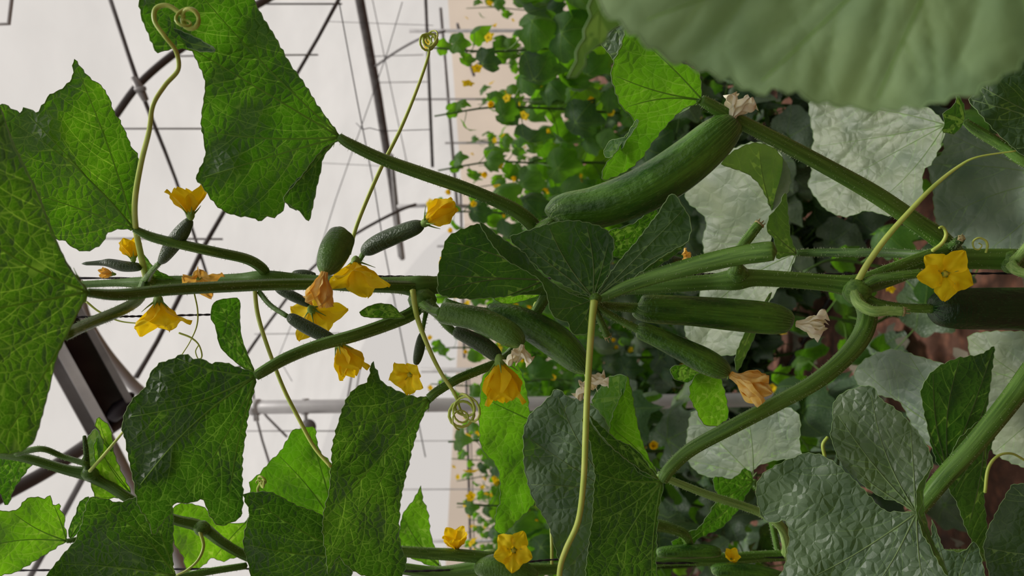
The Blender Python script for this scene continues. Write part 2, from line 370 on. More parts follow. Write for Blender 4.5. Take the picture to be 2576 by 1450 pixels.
def blade(mb, outline, base, depth, to3, rg, front, sp, teeth, unit, quilt, nv=5, tips=None, vr=.0009, edge=True, rawtens=.38, second=True, veins=True):
    """adds blade + veins + margin. outline in 2D units, unit = metres per unit"""
    sm = cr(outline, 6, True, rawtens); poly = serrate(sm, sp, teeth, rg)
    mains, secs = vein_lines(poly, base, rg, nv, tips, second)
    lo, hi = poly.min(0), poly.max(0); g = []
    y = lo[1]; row = 0
    while y < hi[1]:
        xs = np.arange(lo[0] + (row % 2) * sp * .5, hi[0], sp); g.append(np.column_stack([xs, np.full(len(xs), y)])); y += sp * .87; row += 1
    g = np.vstack(g); g = g[inpoly(g, poly)]
    es = list(zip(poly, np.roll(poly, -1, 0))); g = g[segdist(g, es) > sp * .45] if len(g) else g
    n = len(poly); ces = [(i, (i + 1) % n) for i in range(n)]; cv = []; k0 = n
    for ml in mains + secs:
        ml = ml[inpoly(ml, poly)]
        if len(ml) > 1: cv.append(ml); ces += [(k0 + i, k0 + i + 1) for i in range(len(ml) - 1)]; k0 += len(ml)
    if cv and len(g):
        g = g[segdist(g, [s_ for m_ in cv for s_ in zip(m_[:-1], m_[1:])]) > sp * .22]
    allp = np.vstack([poly] + cv + [g])
    vs, _, fs, *_ = delaunay_2d_cdt([Vector(p) for p in allp], ces, [], 1, 1e-5)
    V2 = np.array([tuple(v) for v in vs])
    segs = [s_ for m_ in mains + secs for s_ in zip(m_[:-1], m_[1:])]
    dv = segdist(V2, segs) * unit if segs else np.zeros(len(V2))
    wts = [vr * (1 - .6 * i / len(m_)) * 1.15 for m_ in mains for i in range(len(m_) - 1)] + [vr * .52 * (1 - .5 * i / len(m_)) for m_ in secs for i in range(len(m_) - 1)]
    at = np.minimum(segdist(V2, segs, np.array(wts)) * unit, 8.) if segs else None
    de = segdist(V2, es) * unit
    q = quilt * (1 - np.exp(-(dv / .0045) ** 1.3)) * np.clip(de / .004, .15, 1)
    D = depth(V2[:, 0], V2[:, 1]); sgn = -1 if front else 1
    V3 = np.array([to3(a[0], a[1], b, c) for a, b, c in zip(V2, D, q * sgn)])
    fs = [tuple(f) for f in fs if len(f) == 3]
    f = np.array(fs); nr = np.cross(V3[f[:, 1]] - V3[f[:, 0]], V3[f[:, 2]] - V3[f[:, 0]])
    eye = to3.eye if hasattr(to3, 'eye') else None
    if eye is not None:
        s_ = np.sum(nr * (eye - V3[f[:, 0]])); flip = (s_ < 0) == front
    else: flip = nr[:, 2].sum() < 0
    if flip: fs = [(a, c_, b) for a, b, c_ in fs]
    mb.add(V3, fs, 0, V2 * unit, at)
    if veins:
        for grp, r0, r1 in ((mains, vr * .8, vr * .25),):
            for ml in grp:
                dd = depth(ml[:, 0], ml[:, 1]); pts = np.array([to3(a[0], a[1], b, 0) for a, b in zip(ml, dd)])
                if len(pts) >= 2: tube_raw(mb, pts, np.linspace(r0, r1, len(pts)), 6, 1)
    if edge:
        cl = np.vstack([poly, poly[:1]]); dd = depth(cl[:, 0], cl[:, 1])
        qe = np.interp(np.arange(len(cl)), np.arange(n + 1), np.append(q[:n], q[0])) * sgn if len(q) >= n else np.zeros(len(cl))
        pts = np.array([to3(a[0], a[1], b, c) for a, b, c in zip(cl, dd, qe)])
        tube_raw(mb, pts, np.full(len(pts), .00032), 4, 2)
def image_to3(d):
    def f(u, v, dd, off): return P(u, v, dd + off)
    f.eye = np.array([0, 0, ZC]); return f
def leaf(parent, outline, base, d, su=.4, sv=0., kind='under', mat='leaf', fold=0., curl=0., wave=.004, nv=5, tips=None,
         sp=8.5, teeth=5.0, quilt=.0016, extra=(), petiole=None, pmat='stem', label=None, vr=.0010, s=SC, name='leaf', seed=None, phair=True):
    if mat == 'leaf_skylit': wave = .0024; quilt = min(quilt, .0018)
    rg = random.Random(seed if seed is not None else int(base[0] * 3 + base[1] * 5)); d = d * s; unit = d / F
    front = kind == 'top'; mb = MB(); to3 = image_to3(d)
    ctr = np.mean(np.array(outline, float), 0); ax = ctr - np.array(base, float); ax /= np.linalg.norm(ax) + 1e-9
    ph = [rg.uniform(0, 6.28) for _ in range(6)]
    def mk(d0, b, su, sv, fold, curl, wave, ax):
        def dep(u, v):
            x = (u - b[0]) * unit; y = (v - b[1]) * unit; pe = -x * ax[1] + y * ax[0]; al = x * ax[0] + y * ax[1]
            return (d0 + su * x + sv * y + fold * (np.sqrt(pe * pe + 1e-5) - .003) + curl * al * al * 4
                    + wave * np.clip(np.hypot(x, y) / .06, 0, 1.6) * (np.sin(x * 52 + y * 23 + ph[0]) * .6 + np.sin(y * 70 - x * 30 + ph[1]) * .5 + np.sin(x * 110 + ph[2]) * np.sin(y * 95 + ph[3]) * .5))
        return dep
    ext = np.array(outline, float); ext = np.hypot(*(ext - np.array(base, float)).T).max() * unit; vr = min(vr, ext * .0095)
    dep = mk(d, base, su, sv, fold, curl, wave, ax)
    blade(mb, outline, base, dep, to3, rg, front, sp, teeth, unit, quilt, nv, tips, vr)
    for e in extra:          # folded-over flap: (outline, hinge, su, sv, kind, dd)
        eo, hinge, esu, esv, ek, edd = e
        d0 = float(dep(np.array([hinge[0]]), np.array([hinge[1]]))[0]) + edd
        de = mk(d0, hinge, esu, esv, 0, 0, wave * .4, ax)
        blade(mb, eo, hinge, de, to3, rg, ek == 'top', sp, teeth * .7, unit, quilt, 3, None, vr * .6)
    vm = 'vein_grey' if mat in ('leaf_grey', 'leaf_dark', 'leaf_skylit') else 'vein'
    o = mb.build(name, [M[mat], M[vm], M['rim']], parent, label=label)
    if petiole: 
        pt = stem('petiole', None, petiole, pmat, s=s, hair=phair); pt.parent = o
    return o

# ------------------------------------------------------------------ flowers and fruit
def ortho(a):
    a = np.array(a, float); a /= np.linalg.norm(a)
    h = np.array([0, 0, 1.]) if abs(a[2]) < .8 else np.array([1., 0, 0])
    e1 = np.cross(a, h); e1 /= np.linalg.norm(e1); return a, e1, np.cross(a, e1)
def corolla(size, openn, seed, withered=0., npet=5):
    """yellow star-shaped corolla: tube then petals, axis +Z, origin at its foot; returns MB"""
    rg = random.Random(seed); mb = MB(); nt, ns = 20, 13
    for k in range(npet):
        ph = k * 2 * math.pi / npet + rg.uniform(-.12, .12); Lk = size * rg.uniform(.88, 1.08)
        op = openn * rg.uniform(.85, 1.15); V = []; U = []
        tw = rg.uniform(-.25, .25) * (1 + 3 * withered); op *= 1 + withered * rg.uniform(-.6, 1.3); Lk *= 1 - withered * rg.uniform(0, .35); z = 0.; r = size * .10
        wph = rg.uniform(0, 6.28)
        for i in range(nt):
            t = i / (nt - 1)
            ang = op * 2.1 * min(1, max(0, (t - .10) / .5)) ** .8
            if i: z += math.cos(ang) * Lk / (nt - 1); r += math.sin(ang) * Lk / (nt - 1)
            wd = size * ((.14 + .26 * math.sin(min(1, t * 1.25) * math.pi * .62)) if t < .62 else (.386 * max(.02, (1 - t) / .38) ** .62))
            wd *= (1 - .5 * withered) * (1 + .06 * math.sin(t * 21 + wph))
            for j in range(ns):
                s_ = (j / (ns - 1) - .5) * 2
                cup = -(s_ * s_) * size * .05 * (1 - op) + size * .05 * math.cos(s_ * 7 + wph) * t * (.4 + 2.2 * withered)
                cup += size * (.035 + .07 * withered) * math.sin(s_ * 3.0 + t * 9 + wph) * t - size * .03 * math.exp(-(s_ / .13) ** 2)
                a = ph + tw * t * .5
                rr = r + math.cos(ang) * cup; zz = z - math.sin(ang) * cup
                tang = s_ * wd
                if t < .35:   # wrap round the tube
                    aa = a + s_ * (math.pi / npet) * 1.05 * (1 - t / .35) + (tang / max(rr, 1e-5)) * 0
                    b_ = t / .35
                    x = rr * math.cos(aa) * (1 - b_) + b_ * (rr * math.cos(a) - tang * math.sin(a)); y = rr * math.sin(aa) * (1 - b_) + b_ * (rr * math.sin(a) + tang * math.cos(a))
                else: x = rr * math.cos(a) - tang * math.sin(a); y = rr * math.sin(a) + tang * math.cos(a)
                V.append((x, y, zz)); U.append((t, s_))
        fs = [(i * ns + j, i * ns + j + 1, (i + 1) * ns + j + 1, (i + 1) * ns + j) for i in range(nt - 1) for j in range(ns - 1)]
        mb.add(V, fs, 0, U)
    return mb
def calyx_mb(size, seed):
    rg = random.Random(seed); mb = MB()
    tube_raw(mb, [(0, 0, -size * .10), (0, 0, -size * .02), (0, 0, size * .10), (0, 0, size * .2)], [size * .05, size * .10, size * .12, size * .09], 12, 0, 5, .1)
    for k in range(5):
        a = k * 1.2566 + .6; c, s_ = math.cos(a), math.sin(a); l = size * rg.uniform(.3, .45); ou = rg.uniform(.5, 1.3)
        pts = [(c * size * .1, s_ * size * .1, size * .08), (c * size * (.1 + .12 * ou), s_ * size * (.1 + .12 * ou), size * .18), (c * (size * .1 + l * ou * .75), s_ * (size * .1 + l * ou * .75), size * .14 + l * .5)]
        tube_raw(mb, cr(pts, 4), np.linspace(size * .03, size * .006, 9), 5, 0)
    return mb
def place(mb, origin, axis):
    a, e1, e2 = ortho(axis); R = np.column_stack([e1, e2, a]); V = np.array(mb.v) @ R.T + np.array(origin)
    mb.v = [tuple(p) for p in V]; return mb
def flower(parent, u, v, d, axis, size, openn, kind='yellow', seed=1, name='flower', label=None, s=SC, cal=True, sub=True, centre=None):
    """axis = (du, dv, dd) direction in which it opens; size = petal length in px at distance d"""
    d = d * s; sz = size / F * d; o3 = P(u, v, d); ax = np.array([-axis[1], axis[2], -axis[0]], float)
    wi = {'yellow': 0.05, 'amber': .55, 'cream': 1.0}[kind]
    o = place(corolla(sz, openn, seed, wi), o3, ax).build(name, [M[kind]], parent, label=label)
    def child(nm, mb, mt):
        c = mb.build(nm, [M[mt]], None); c.parent = o; return c
    if cal: child('calyx', place(calyx_mb(sz, seed), o3, ax), 'calyx')
    if openn > .5 and kind == 'yellow' and centre is not False:
        mb = MB(); tube_raw(mb, [(0, 0, sz * .02), (0, 0, sz * .14), (0, 0, sz * .24)], [sz * .08, sz * .12, sz * .06], 12, 0, 3, .2)
        child('pistil', place(mb, o3, ax), 'pistil')
    return o
def fruit_mb(path, s=SC, seg=30, wart=.0):
    q = cr(path, 12); q[:, 2] *= s
    pts = np.array([P(a[0], a[1], a[2]) for a in q]); rad = np.maximum(q[:, 3], 1.0) / F * q[:, 2]
    n = len(pts); mb = MB(); k = np.linspace(0, 1, n)
    endr = np.minimum(1, np.sqrt(np.clip(k / .05, 0.02, 1))) * np.minimum(1, np.sqrt(np.clip((1 - k) / .05, 0.02, 1)))
    tube_raw(mb, pts, rad * endr, seg, 0, 10, .012)
    return mb
def cucumber(path, mat, label, stalk=None, bloom=None, group='cucumbers hanging on the nearest vine', s=SC, smat='stem'):
    base = P(path[0][0], path[0][1], path[0][2] * s)
    t = thing('cucumber', base, label, 'cucumber', group)
    fruit_mb(path, s).build('fruit', [M[mat]], t)
    if stalk: stem('stalk', t, stalk, smat, s=s, seg=10)
    if bloom:
        (u, v, d, ax, size, op, kind, seed) = bloom
        flower(t, u, v, d, ax, size, op, kind, seed, 'flower', s=s, label={'cream': 'shrivelled cream flower at the tip', 'amber': 'fading orange flower at the tip', 'yellow': None}[kind], cal=kind == 'yellow')
    return t

# ------------------------------------------------------------------ the vine in the middle of the picture
vine = thing('cucumber_vine', P(2700, 680, .66), 'nearest cucumber vine with big backlit leaves, yellow flowers and tendrils', 'vine')
stem('stem', vine, [(2660, 668, .53, 60), (2560, 655, .53, 58), (2470, 652, .53, 54), (2390, 655, .53, 56), (2300, 672, .525, 50), (2220, 700, .52, 52), (2150, 718, .51, 56), (2080, 712, .51, 44), (1980, 704, .51, 42), (1900, 700, .51, 44), (1850, 704, .51, 56), (1790, 710, .515, 42), (1700, 716, .52, 42), (1580, 722, .53, 42), (1450, 722, .54, 42), (1340, 722, .545, 42), (1200, 722, .54, 42), (1100, 718, .535, 46), (1055, 722, .53, 58), (1000, 718, .53, 44), (880, 716, .53, 38), (760, 706, .53, 34), (670, 700, .525, 40), (600, 702, .53, 28), (480, 706, .54, 26), (380, 712, .54, 34), (300, 712, .545, 20), (210, 716, .55, 18), (120, 720, .55, 14), (-40, 724, .55, 10)], 'stem', seg=18, amp=.07)
# swollen nodes
def node(parent, u, v, d, r, mat='stem', s=SC):
    mb = MB(); pts, rad = pxpath([(u - r * .9, v, d, r * .9), (u - r * .4, v, d, r * 1.7), (u + r * .3, v, d, r * 1.8), (u + r * .9, v, d, r * 1.0)], s, 4)
    tube_raw(mb, pts, rad, 14, 0, 4, .08); hairs(mb, pts, rad, 1, 3000, .0021, random.Random(int(u)))
    return mb.build('node', [M[mat], M['hair']], parent)
node(vine, 2155, 735, .50, 34, 'stem'); node(vine, 1856, 690, .505, 26); node(vine, 1062, 755, .525, 34); node(vine, 2385, 635, .52, 30); node(vine, 2545, 660, .525, 30); node(vine, 375, 706, .535, 18)
node(vine, 1498, 752, .455, 15)

# leaves with their petioles
leaf(vine, [(0, 272), (32, 365), (68, 438), (98, 500), (118, 556), (140, 612), (172, 668), (200, 706), (220, 735), (192, 795), (166, 848), (142, 900), (128, 960), (108, 1035), (86, 1108), (50, 1138), (0, 1142), (-70, 1110), (-140, 900), (-160, 600), (-100, 350), (-30, 262)],
     (220, 735), .36, .42, .05, 'under', 'leaf_thick', fold=-.12, wave=.003, tips=[(0, 300), (-140, 500), (-150, 800), (0, 1120), (86, 1080)], sp=11, teeth=3, seed=3,
     extra=[([(0, 285), (8, 300), (40, 395), (84, 480), (108, 545), (132, 612), (172, 672), (218, 733), (196, 702), (168, 662), (144, 612), (122, 556), (100, 498), (72, 438), (34, 362), (4, 278)], (200, 706), .6, -.6, 'top', -.006)],
     petiole=[(222, 737, .362, 20), (300, 742, .38, 26), (420, 730, .40, 26), (560, 722, .43, 26), (700, 716, .46, 26), (850, 716, .49, 26), (1000, 722, .515, 28), (1050, 724, .528, 30)], label='very large backlit leaf cut off by the left edge of the picture')
leaf(vine, [(0, 268), (20, 270), (52, 284), (62, 270), (93, 284), (106, 268), (126, 240), (156, 224), (183, 195), (186, 150), (200, 165), (225, 195), (252, 215), (272, 240), (283, 275), (305, 310), (330, 368), (345, 390), (352, 415), (350, 440), (346, 480), (342, 530), (335, 575), (300, 576), (268, 588), (262, 606), (240, 624), (214, 633), (186, 624), (160, 604), (100, 590), (40, 500), (-30, 400)],
     (337, 576), .47, .40, -.15, 'under', 'leaf', fold=.25, wave=.004, tips=[(188, 160), (62, 280), (20, 300), (60, 480), (200, 625)], seed=11,
     petiole=[(337, 576, .471, 16), (380, 596, .475, 22), (450, 614, .48, 23), (540, 634, .49, 24), (620, 652, .505, 24), (660, 676, .52, 26), (672, 700, .53, 26)])
leaf(vine, [(855, 345), (800, 268), (760, 203), (722, 150), (692, 92), (662, 45), (640, 5), (600, -60), (450, -90), (365, -40), (350, 2), (357, 45), (374, 85), (388, 122), (400, 133), (420, 124), (450, 122), (480, 126), (494, 150), (510, 185), (517, 215), (511, 260), (508, 300), (508, 330), (517, 370), (517, 395), (505, 422), (494, 447), (512, 472), (532, 502), (560, 530), (600, 543), (632, 547), (652, 557), (668, 545), (692, 545), (714, 525), (716, 505), (740, 482), (762, 462), (790, 410), (820, 375), (842, 357)],
     (855, 345), .45, .30, .12, 'under', 'leaf', fold=.30, wave=.005, tips=[(665, 60), (480, -40), (380, 60), (505, 330), (500, 450), (652, 548)], seed=21, sp=9,
     extra=[([(845, 355), (815, 392), (806, 430), (792, 490), (777, 557), (758, 535), (735, 520), (712, 500), (738, 470), (762, 440), (795, 395), (828, 362)], (842, 355), .35, -.25, 'under', .003),
            ([(772, 438), (745, 455), (712, 500), (722, 512), (745, 530), (752, 500), (768, 470), (775, 450)], (770, 440), -.4, .1, 'top', -.004),
            ([(404, 62), (440, 72), (500, 98), (545, 128), (500, 128), (478, 120), (452, 120), (440, 122), (425, 95)], (480, 110), -.5, .2, 'top', -.004)],
     petiole=[(853, 344, .45, 20), (880, 362, .452, 27), (960, 400, .46, 30), (1060, 436, .47, 32), (1160, 470, .48, 32), (1240, 502, .49, 32), (1300, 532, .50, 36), (1345, 572, .515, 40), (1390, 640, .53, 42), (1440, 705, .54, 40)], label='large leaf hanging upper left against the pale roof')
leaf(vine, [(645, 945), (622, 932), (600, 926), (562, 912), (530, 916), (508, 903), (490, 905), (470, 893), (455, 893), (432, 905), (400, 915), (380, 940), (365, 975), (335, 1005), (315, 1040), (308, 1075), (318, 1120), (330, 1180), (340, 1230), (350, 1275), (370, 1305), (388, 1347), (402, 1325), (430, 1290), (436, 1268), (480, 1265), (512, 1258), (525, 1290), (548, 1322), (582, 1315), (605, 1300), (611, 1260), (609, 1200), (612, 1130), (622, 1060), (634, 1000)],
     (643, 947), .46, .35, .10, 'under', 'leaf_thick', fold=.25, wave=.005, tips=[(440, 900), (320, 1050), (345, 1230), (390, 1335), (570, 1310)], seed=31,
     petiole=[(643, 947, .46, 22), (660, 936, .462, 26), (720, 902, .47, 28), (800, 870, .48, 28), (890, 845, .49, 30), (970, 818, .505, 31), (1035, 790, .52, 32), (1060, 760, .53, 34)], label='broad leaf with a hanging tip at the lower left')
leaf(vine, [(1082, 998), (1050, 1000), (1000, 985), (962, 962), (945, 930), (936, 910), (930, 940), (922, 962), (898, 975), (875, 1000), (860, 1035), (846, 1085), (836, 1130), (833, 1180), (828, 1240), (815, 1290), (812, 1340), (820, 1385), (826, 1445), (838, 1420), (852, 1402), (872, 1422), (900, 1442), (960, 1462), (1012, 1448), (1022, 1410), (1010, 1380), (1003, 1340), (1006, 1270), (1020, 1200), (1040, 1120), (1062, 1050), (1086, 1010)],
     (1080, 1002), .50, .45, .12, 'under', 'leaf_thick', fold=.30, wave=.005, tips=[(938, 925), (850, 1090), (822, 1300), (835, 1400), (960, 1440), (1008, 1400)], seed=44, sp=8,
     petiole=[(1080, 1002, .50, 24), (1100, 985, .50, 24), (1150, 955, .505, 24), (1200, 934, .515, 24), (1260, 908, .53, 24), (1300, 870, .545, 24), (1340, 800, .545, 26), (1380, 735, .545, 26)], label='long narrow-hanging leaf with puckered veins below the flowers')
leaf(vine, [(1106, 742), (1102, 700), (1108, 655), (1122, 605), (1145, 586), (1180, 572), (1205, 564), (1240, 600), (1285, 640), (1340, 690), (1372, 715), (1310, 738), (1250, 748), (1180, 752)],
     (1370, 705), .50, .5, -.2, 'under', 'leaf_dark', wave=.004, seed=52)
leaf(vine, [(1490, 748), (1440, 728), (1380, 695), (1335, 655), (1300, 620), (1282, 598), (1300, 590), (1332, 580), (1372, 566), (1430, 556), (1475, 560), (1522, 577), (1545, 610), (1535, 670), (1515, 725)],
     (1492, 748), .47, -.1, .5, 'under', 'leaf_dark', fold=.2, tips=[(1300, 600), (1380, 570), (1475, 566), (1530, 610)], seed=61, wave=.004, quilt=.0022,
     extra=[([(1488, 760), (1440, 742), (1395, 715), (1352, 680), (1322, 640), (1290, 618), (1250, 590), (1222, 568), (1205, 560), (1222, 590), (1245, 625), (1275, 655), (1325, 682), (1358, 704), (1376, 740), (1384, 780), (1400, 802), (1430, 812), (1438, 838), (1460, 842), (1482, 836), (1486, 800)], (1488, 755), .35, -.30, 'under', -.012),
            ([(1500, 750), (1520, 710), (1560, 655), (1600, 610), (1650, 545), (1688, 488), (1706, 500), (1716, 518), (1734, 545), (1738, 578), (1728, 610), (1700, 625), (1660, 650), (1605, 690), (1550, 730)], (1498, 750), -.25, .35, 'under', -.010),
            ([(1575, 712), (1600, 680), (1640, 640), (1690, 625), (1728, 612), (1700, 640), (1660, 668), (1620, 690)], (1600, 690), .3, .5, 'top', .004)],
     petiole=[(1494, 752, .466, 22), (1520, 744, .463, 30), (1580, 718, .456, 34), (1660, 692, .448, 38), (1750, 668, .438, 44), (1850, 645, .428, 48), (1925, 634, .42, 50), (1946, 633, .418, 46)], label='crumpled leaf facing the camera, its lobes folded round the twine')
leaf(vine, [(1765, 248), (1762, 190), (1748, 175), (1700, 150), (1655, 115), (1620, 98), (1598, 75), (1577, 66), (1570, 88), (1560, 122), (1545, 152), (1538, 190), (1546, 222), (1560, 262), (1572, 278), (1598, 306), (1575, 340), (1552, 380), (1530, 405), (1518, 425), (1515, 452), (1545, 445), (1580, 428), (1612, 400), (1655, 340), (1700, 290), (1735, 266), (1765, 258)],
     (1767, 252), .47, .45, .25, 'under', 'leaf_bright', fold=.15, tips=[(1620, 105), (1545, 190), (1575, 270), (1535, 410), (1600, 395)], seed=72,
     extra=[([(1760, 250), (1730, 247), (1700, 256), (1676, 272), (1672, 283), (1700, 284), (1720, 280), (1742, 264)], (1760, 252), -1.2, .2, 'top', -.004),
            ([(1575, 345), (1596, 308), (1608, 300), (1600, 320), (1575, 355), (1560, 378), (1535, 396), (1521, 392), (1520, 378), (1532, 358), (1550, 350)], (1590, 320), -.7, .1, 'top', -.003)],
     petiole=[(1765, 252, .47, 26), (1790, 266, .472, 32), (1850, 300, .478, 36), (1960, 356, .488, 38), (2080, 420, .50, 40), (2200, 488, .51, 44), (2300, 556, .518, 46), (2360, 598, .522, 50), (2400, 640, .525, 52)], label='bright backlit leaf above the biggest cucumber')
leaf(vine, [(1660, 1208), (1615, 1196), (1590, 1170), (1552, 1138), (1515, 1105), (1488, 1068), (1466, 1050), (1468, 1085), (1484, 1110), (1490, 1150), (1497, 1200), (1492, 1270), (1488, 1330), (1478, 1400), (1474, 1460), (1480, 1520), (1640, 1520), (1650, 1400), (1655, 1300), (1668, 1222)],
     (1664, 1212), .49, .35, .35, 'under', 'leaf_thick', fold=.2, tips=[(1475, 1060), (1495, 1190), (1490, 1320), (1500, 1480), (1640, 1500)], seed=81, wave=.004, quilt=.002,
     extra=[([(1655, 1205), (1632, 1172), (1608, 1140), (1580, 1120), (1552, 1108), (1515, 1075), (1482, 1045), (1500, 1080), (1545, 1130), (1600, 1175)], (1655, 1205), .4, -.6, 'under', -.006)],
     petiole=[(1666, 1210, .49, 28), (1685, 1180, .49, 32), (1740, 1130, .49, 34), (1850, 1070, .485, 36), (1960, 1012, .485, 38), (2050, 962, .485, 40), (2120, 905, .49, 42), (2165, 850, .495, 44), (2182, 795, .50, 44), (2165, 745, .51, 44)], label='folded leaf at the end of the long curved petiole')
leaf(vine, [(1738, 965), (1760, 940), (1790, 936), (1806, 940), (1816, 962), (1826, 1000), (1832, 1050), (1802, 1073), (1770, 1066), (1750, 1030), (1735, 1000)], (1832, 945), .56, .4, .1, 'under', 'leaf_bright', seed=91, nv=4)
leaf(vine, [(1685, 930), (1700, 920), (1722, 918), (1755, 920), (1772, 938), (1745, 952), (1732, 962), (1700, 955)], (1775, 935), .56, .3, .4, 'under', 'leaf', seed=92, nv=3, teeth=3)
leaf(vine, [(905, 786), (920, 775), (945, 765), (985, 768), (1010, 792), (1020, 800), (985, 802), (950, 800), (915, 797)], (1018, 800), .50, .3, .3, 'under', 'leaf', seed=93, nv=3, teeth=2, label='small young leaf beside a swollen node')
leaf(vine, [(545, 757), (600, 752), (603, 800), (608, 850), (622, 890), (640, 936), (612, 926), (576, 897), (553, 870), (542, 822), (530, 800), (533, 776)], (639, 935), .56, .3, .1, 'under', 'leaf', seed=94, nv=4, teeth=2)
leaf(vine, [(1240, 748), (1290, 735), (1360, 718), (1366, 738), (1320, 756), (1270, 766)], (1370, 725), .58, .3, .3, 'under', 'leaf_bright', seed=95, nv=3, teeth=2)
leaf(vine, [(1528, 585), (1560, 575), (1600, 560), (1650, 520), (1645, 575), (1580, 635), (1545, 645)], (1520, 620), .56, .2, .3, 'under', 'leaf', seed=96, nv=4)
leaf(vine, [(340, 585), (362, 640), (395, 680), (440, 702), (420, 705), (365, 700), (350, 660)], (345, 590), .52, .3, .3, 'under', 'leaf', seed=97, nv=3, teeth=2)
# leaf beyond the biggest cucumber: top coloured pale for sky sheen, green underside showing where it folds
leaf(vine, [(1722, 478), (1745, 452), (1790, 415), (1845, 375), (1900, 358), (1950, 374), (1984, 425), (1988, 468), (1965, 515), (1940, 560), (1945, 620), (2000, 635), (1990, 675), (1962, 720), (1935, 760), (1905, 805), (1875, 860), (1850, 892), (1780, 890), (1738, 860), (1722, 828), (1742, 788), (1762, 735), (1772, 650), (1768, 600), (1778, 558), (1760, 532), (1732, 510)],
     (2002, 637), .66, -1.1, .1, 'top', 'leaf_skylit', fold=-.15, tips=[(1900, 370), (1735, 490), (1765, 640), (1735, 830), (1850, 885)], seed=101, sp=8,
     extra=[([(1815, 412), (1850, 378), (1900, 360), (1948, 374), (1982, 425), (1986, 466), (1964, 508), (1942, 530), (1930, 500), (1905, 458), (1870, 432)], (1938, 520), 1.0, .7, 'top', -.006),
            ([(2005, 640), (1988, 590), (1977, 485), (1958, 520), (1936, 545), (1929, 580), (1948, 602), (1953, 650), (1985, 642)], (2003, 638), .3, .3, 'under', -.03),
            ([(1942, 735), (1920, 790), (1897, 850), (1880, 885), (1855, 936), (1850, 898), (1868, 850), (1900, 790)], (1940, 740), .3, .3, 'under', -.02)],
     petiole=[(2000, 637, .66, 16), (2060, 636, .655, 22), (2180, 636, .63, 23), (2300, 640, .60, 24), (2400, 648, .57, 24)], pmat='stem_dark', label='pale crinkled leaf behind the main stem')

# cut stubs and fruit stalks left on the stem
stem('cut_stalk', vine, [(2150, 738, .495, 26), (2162, 765, .487, 27), (2195, 783, .48, 26), (2235, 782, .478, 24), (2270, 784, .476, 23)], 'stem_pale', cut=True, label='pale stalk cut off short')
stem('cut_stalk', vine, [(2165, 722, .50, 24), (2205, 702, .495, 22), (2260, 694, .49, 22), (2318, 688, .487, 21)], 'stem', cut=True, label='pale stalk cut off short')
stem('cut_stalk', vine, [(1850, 690, .50, 28), (1862, 630, .50, 26), (1885, 596, .50, 26), (1908, 566, .50, 25)], 'stem', cut=True, label='stub cut off above the stem')
stem('cut_stalk', vine, [(1492, 770, .47, 14), (1505, 795, .475, 17), (1528, 845, .48, 20)], 'stem', cut=True)
stem('side_shoot', vine, [(2165, 706, .505, 30), (2230, 680, .505, 27), (2310, 650, .51, 27), (2385, 625, .515, 30)], 'stem')
stem('side_shoot', vine, [(2390, 625, .515, 26), (2410, 608, .50, 22), (2418, 600, .495, 18)], 'stem_dark', cut=True)
stem('side_shoot', vine, [(370, 705, .535, 26), (345, 755, .50, 26), (300, 783, .46, 27), (230, 812, .42, 27), (165, 842, .38, 28)], 'stem', n=6)
stem('side_shoot', vine, [(1075, 765, .52, 34), (1100, 788, .515, 26), (1125, 820, .51, 20), (1145, 838, .51, 18)], 'stem')
stem('side_shoot', vine, [(2550, 660, .52, 28), (2568, 640, .51, 22), (2600, 600, .50, 20)], 'stem_pale')
stem('side_shoot', vine, [(2545, 665, .515, 28), (2560, 682, .51, 24), (2620, 700, .50, 22)], 'stem_pale')

# tendrils
tendril(vine, [(368, 704, .53, 16), (354, 640, .50, 16), (341, 570, .47, 15), (340, 500, .44, 14), (355, 410, .42, 13), (375, 330, .40, 12), (385, 265, .39, 11), (415, 215, .39, 11), (448, 175, .39, 11), (443, 130, .385, 11), (415, 92, .38, 11), (390, 55, .38, 12), (392, 22, .38, 12), (422, 14, .38, 12), (455, 35, .38, 12), (462, 40, .38, 11)], (3.0, 24, 4), label='long tendril coiled at its tip')
tendril(vine, [(878, 640, .52, 10), (900, 560, .515, 10), (955, 430, .51, 10), (1005, 330, .505, 9), (1045, 235, .50, 8), (1075, 150, .50, 7), (1080, 118, .50, 7)], (5.0, 18, 9), label='long straight tendril knotted into a bud-like coil')
tendril(vine, [(640, 720, .52, 11), (648, 790, .51, 11), (672, 870, .50, 10), (712, 975, .49, 10), (752, 1055, .485, 10), (790, 1125, .48, 9), (832, 1175, .475, 9)])
tendril(vine, [(1038, 730, .50, 15), (1050, 800, .495, 13), (1080, 880, .49, 11), (1110, 940, .485, 10), (1140, 985, .48, 9), (1152, 1010, .48, 8)], (4.5, 34, 2), label='tendril ending in a loose tangle of loops')
tendril(vine, [(1495, 757, .45, 20), (1490, 800, .448, 18), (1484, 880, .445, 17), (1477, 1000, .44, 16), (1473, 1100, .435, 16), (1468, 1210, .43, 15), (1455, 1310, .43, 15), (1425, 1380, .43, 15), (1410, 1425, .43, 14), (1405, 1480, .43, 14)], label='thick yellow-green tendril hanging straight across two leaves')
tendril(vine, [(2158, 708, .50, 18), (2185, 660, .495, 16), (2230, 598, .49, 15), (2290, 530, .485, 13), (2350, 468, .48, 11), (2410, 420, .475, 8), (2460, 395, .47, 5), (2555, 380, .465, 4)], label='yellow tendril reaching up to the right and thinning out')
tendril(vine, [(2345, 632, .50, 10), (2370, 612, .498, 10), (2380, 590, .497, 9), (2372, 572, .497, 7), (2362, 574, .497, 6)])
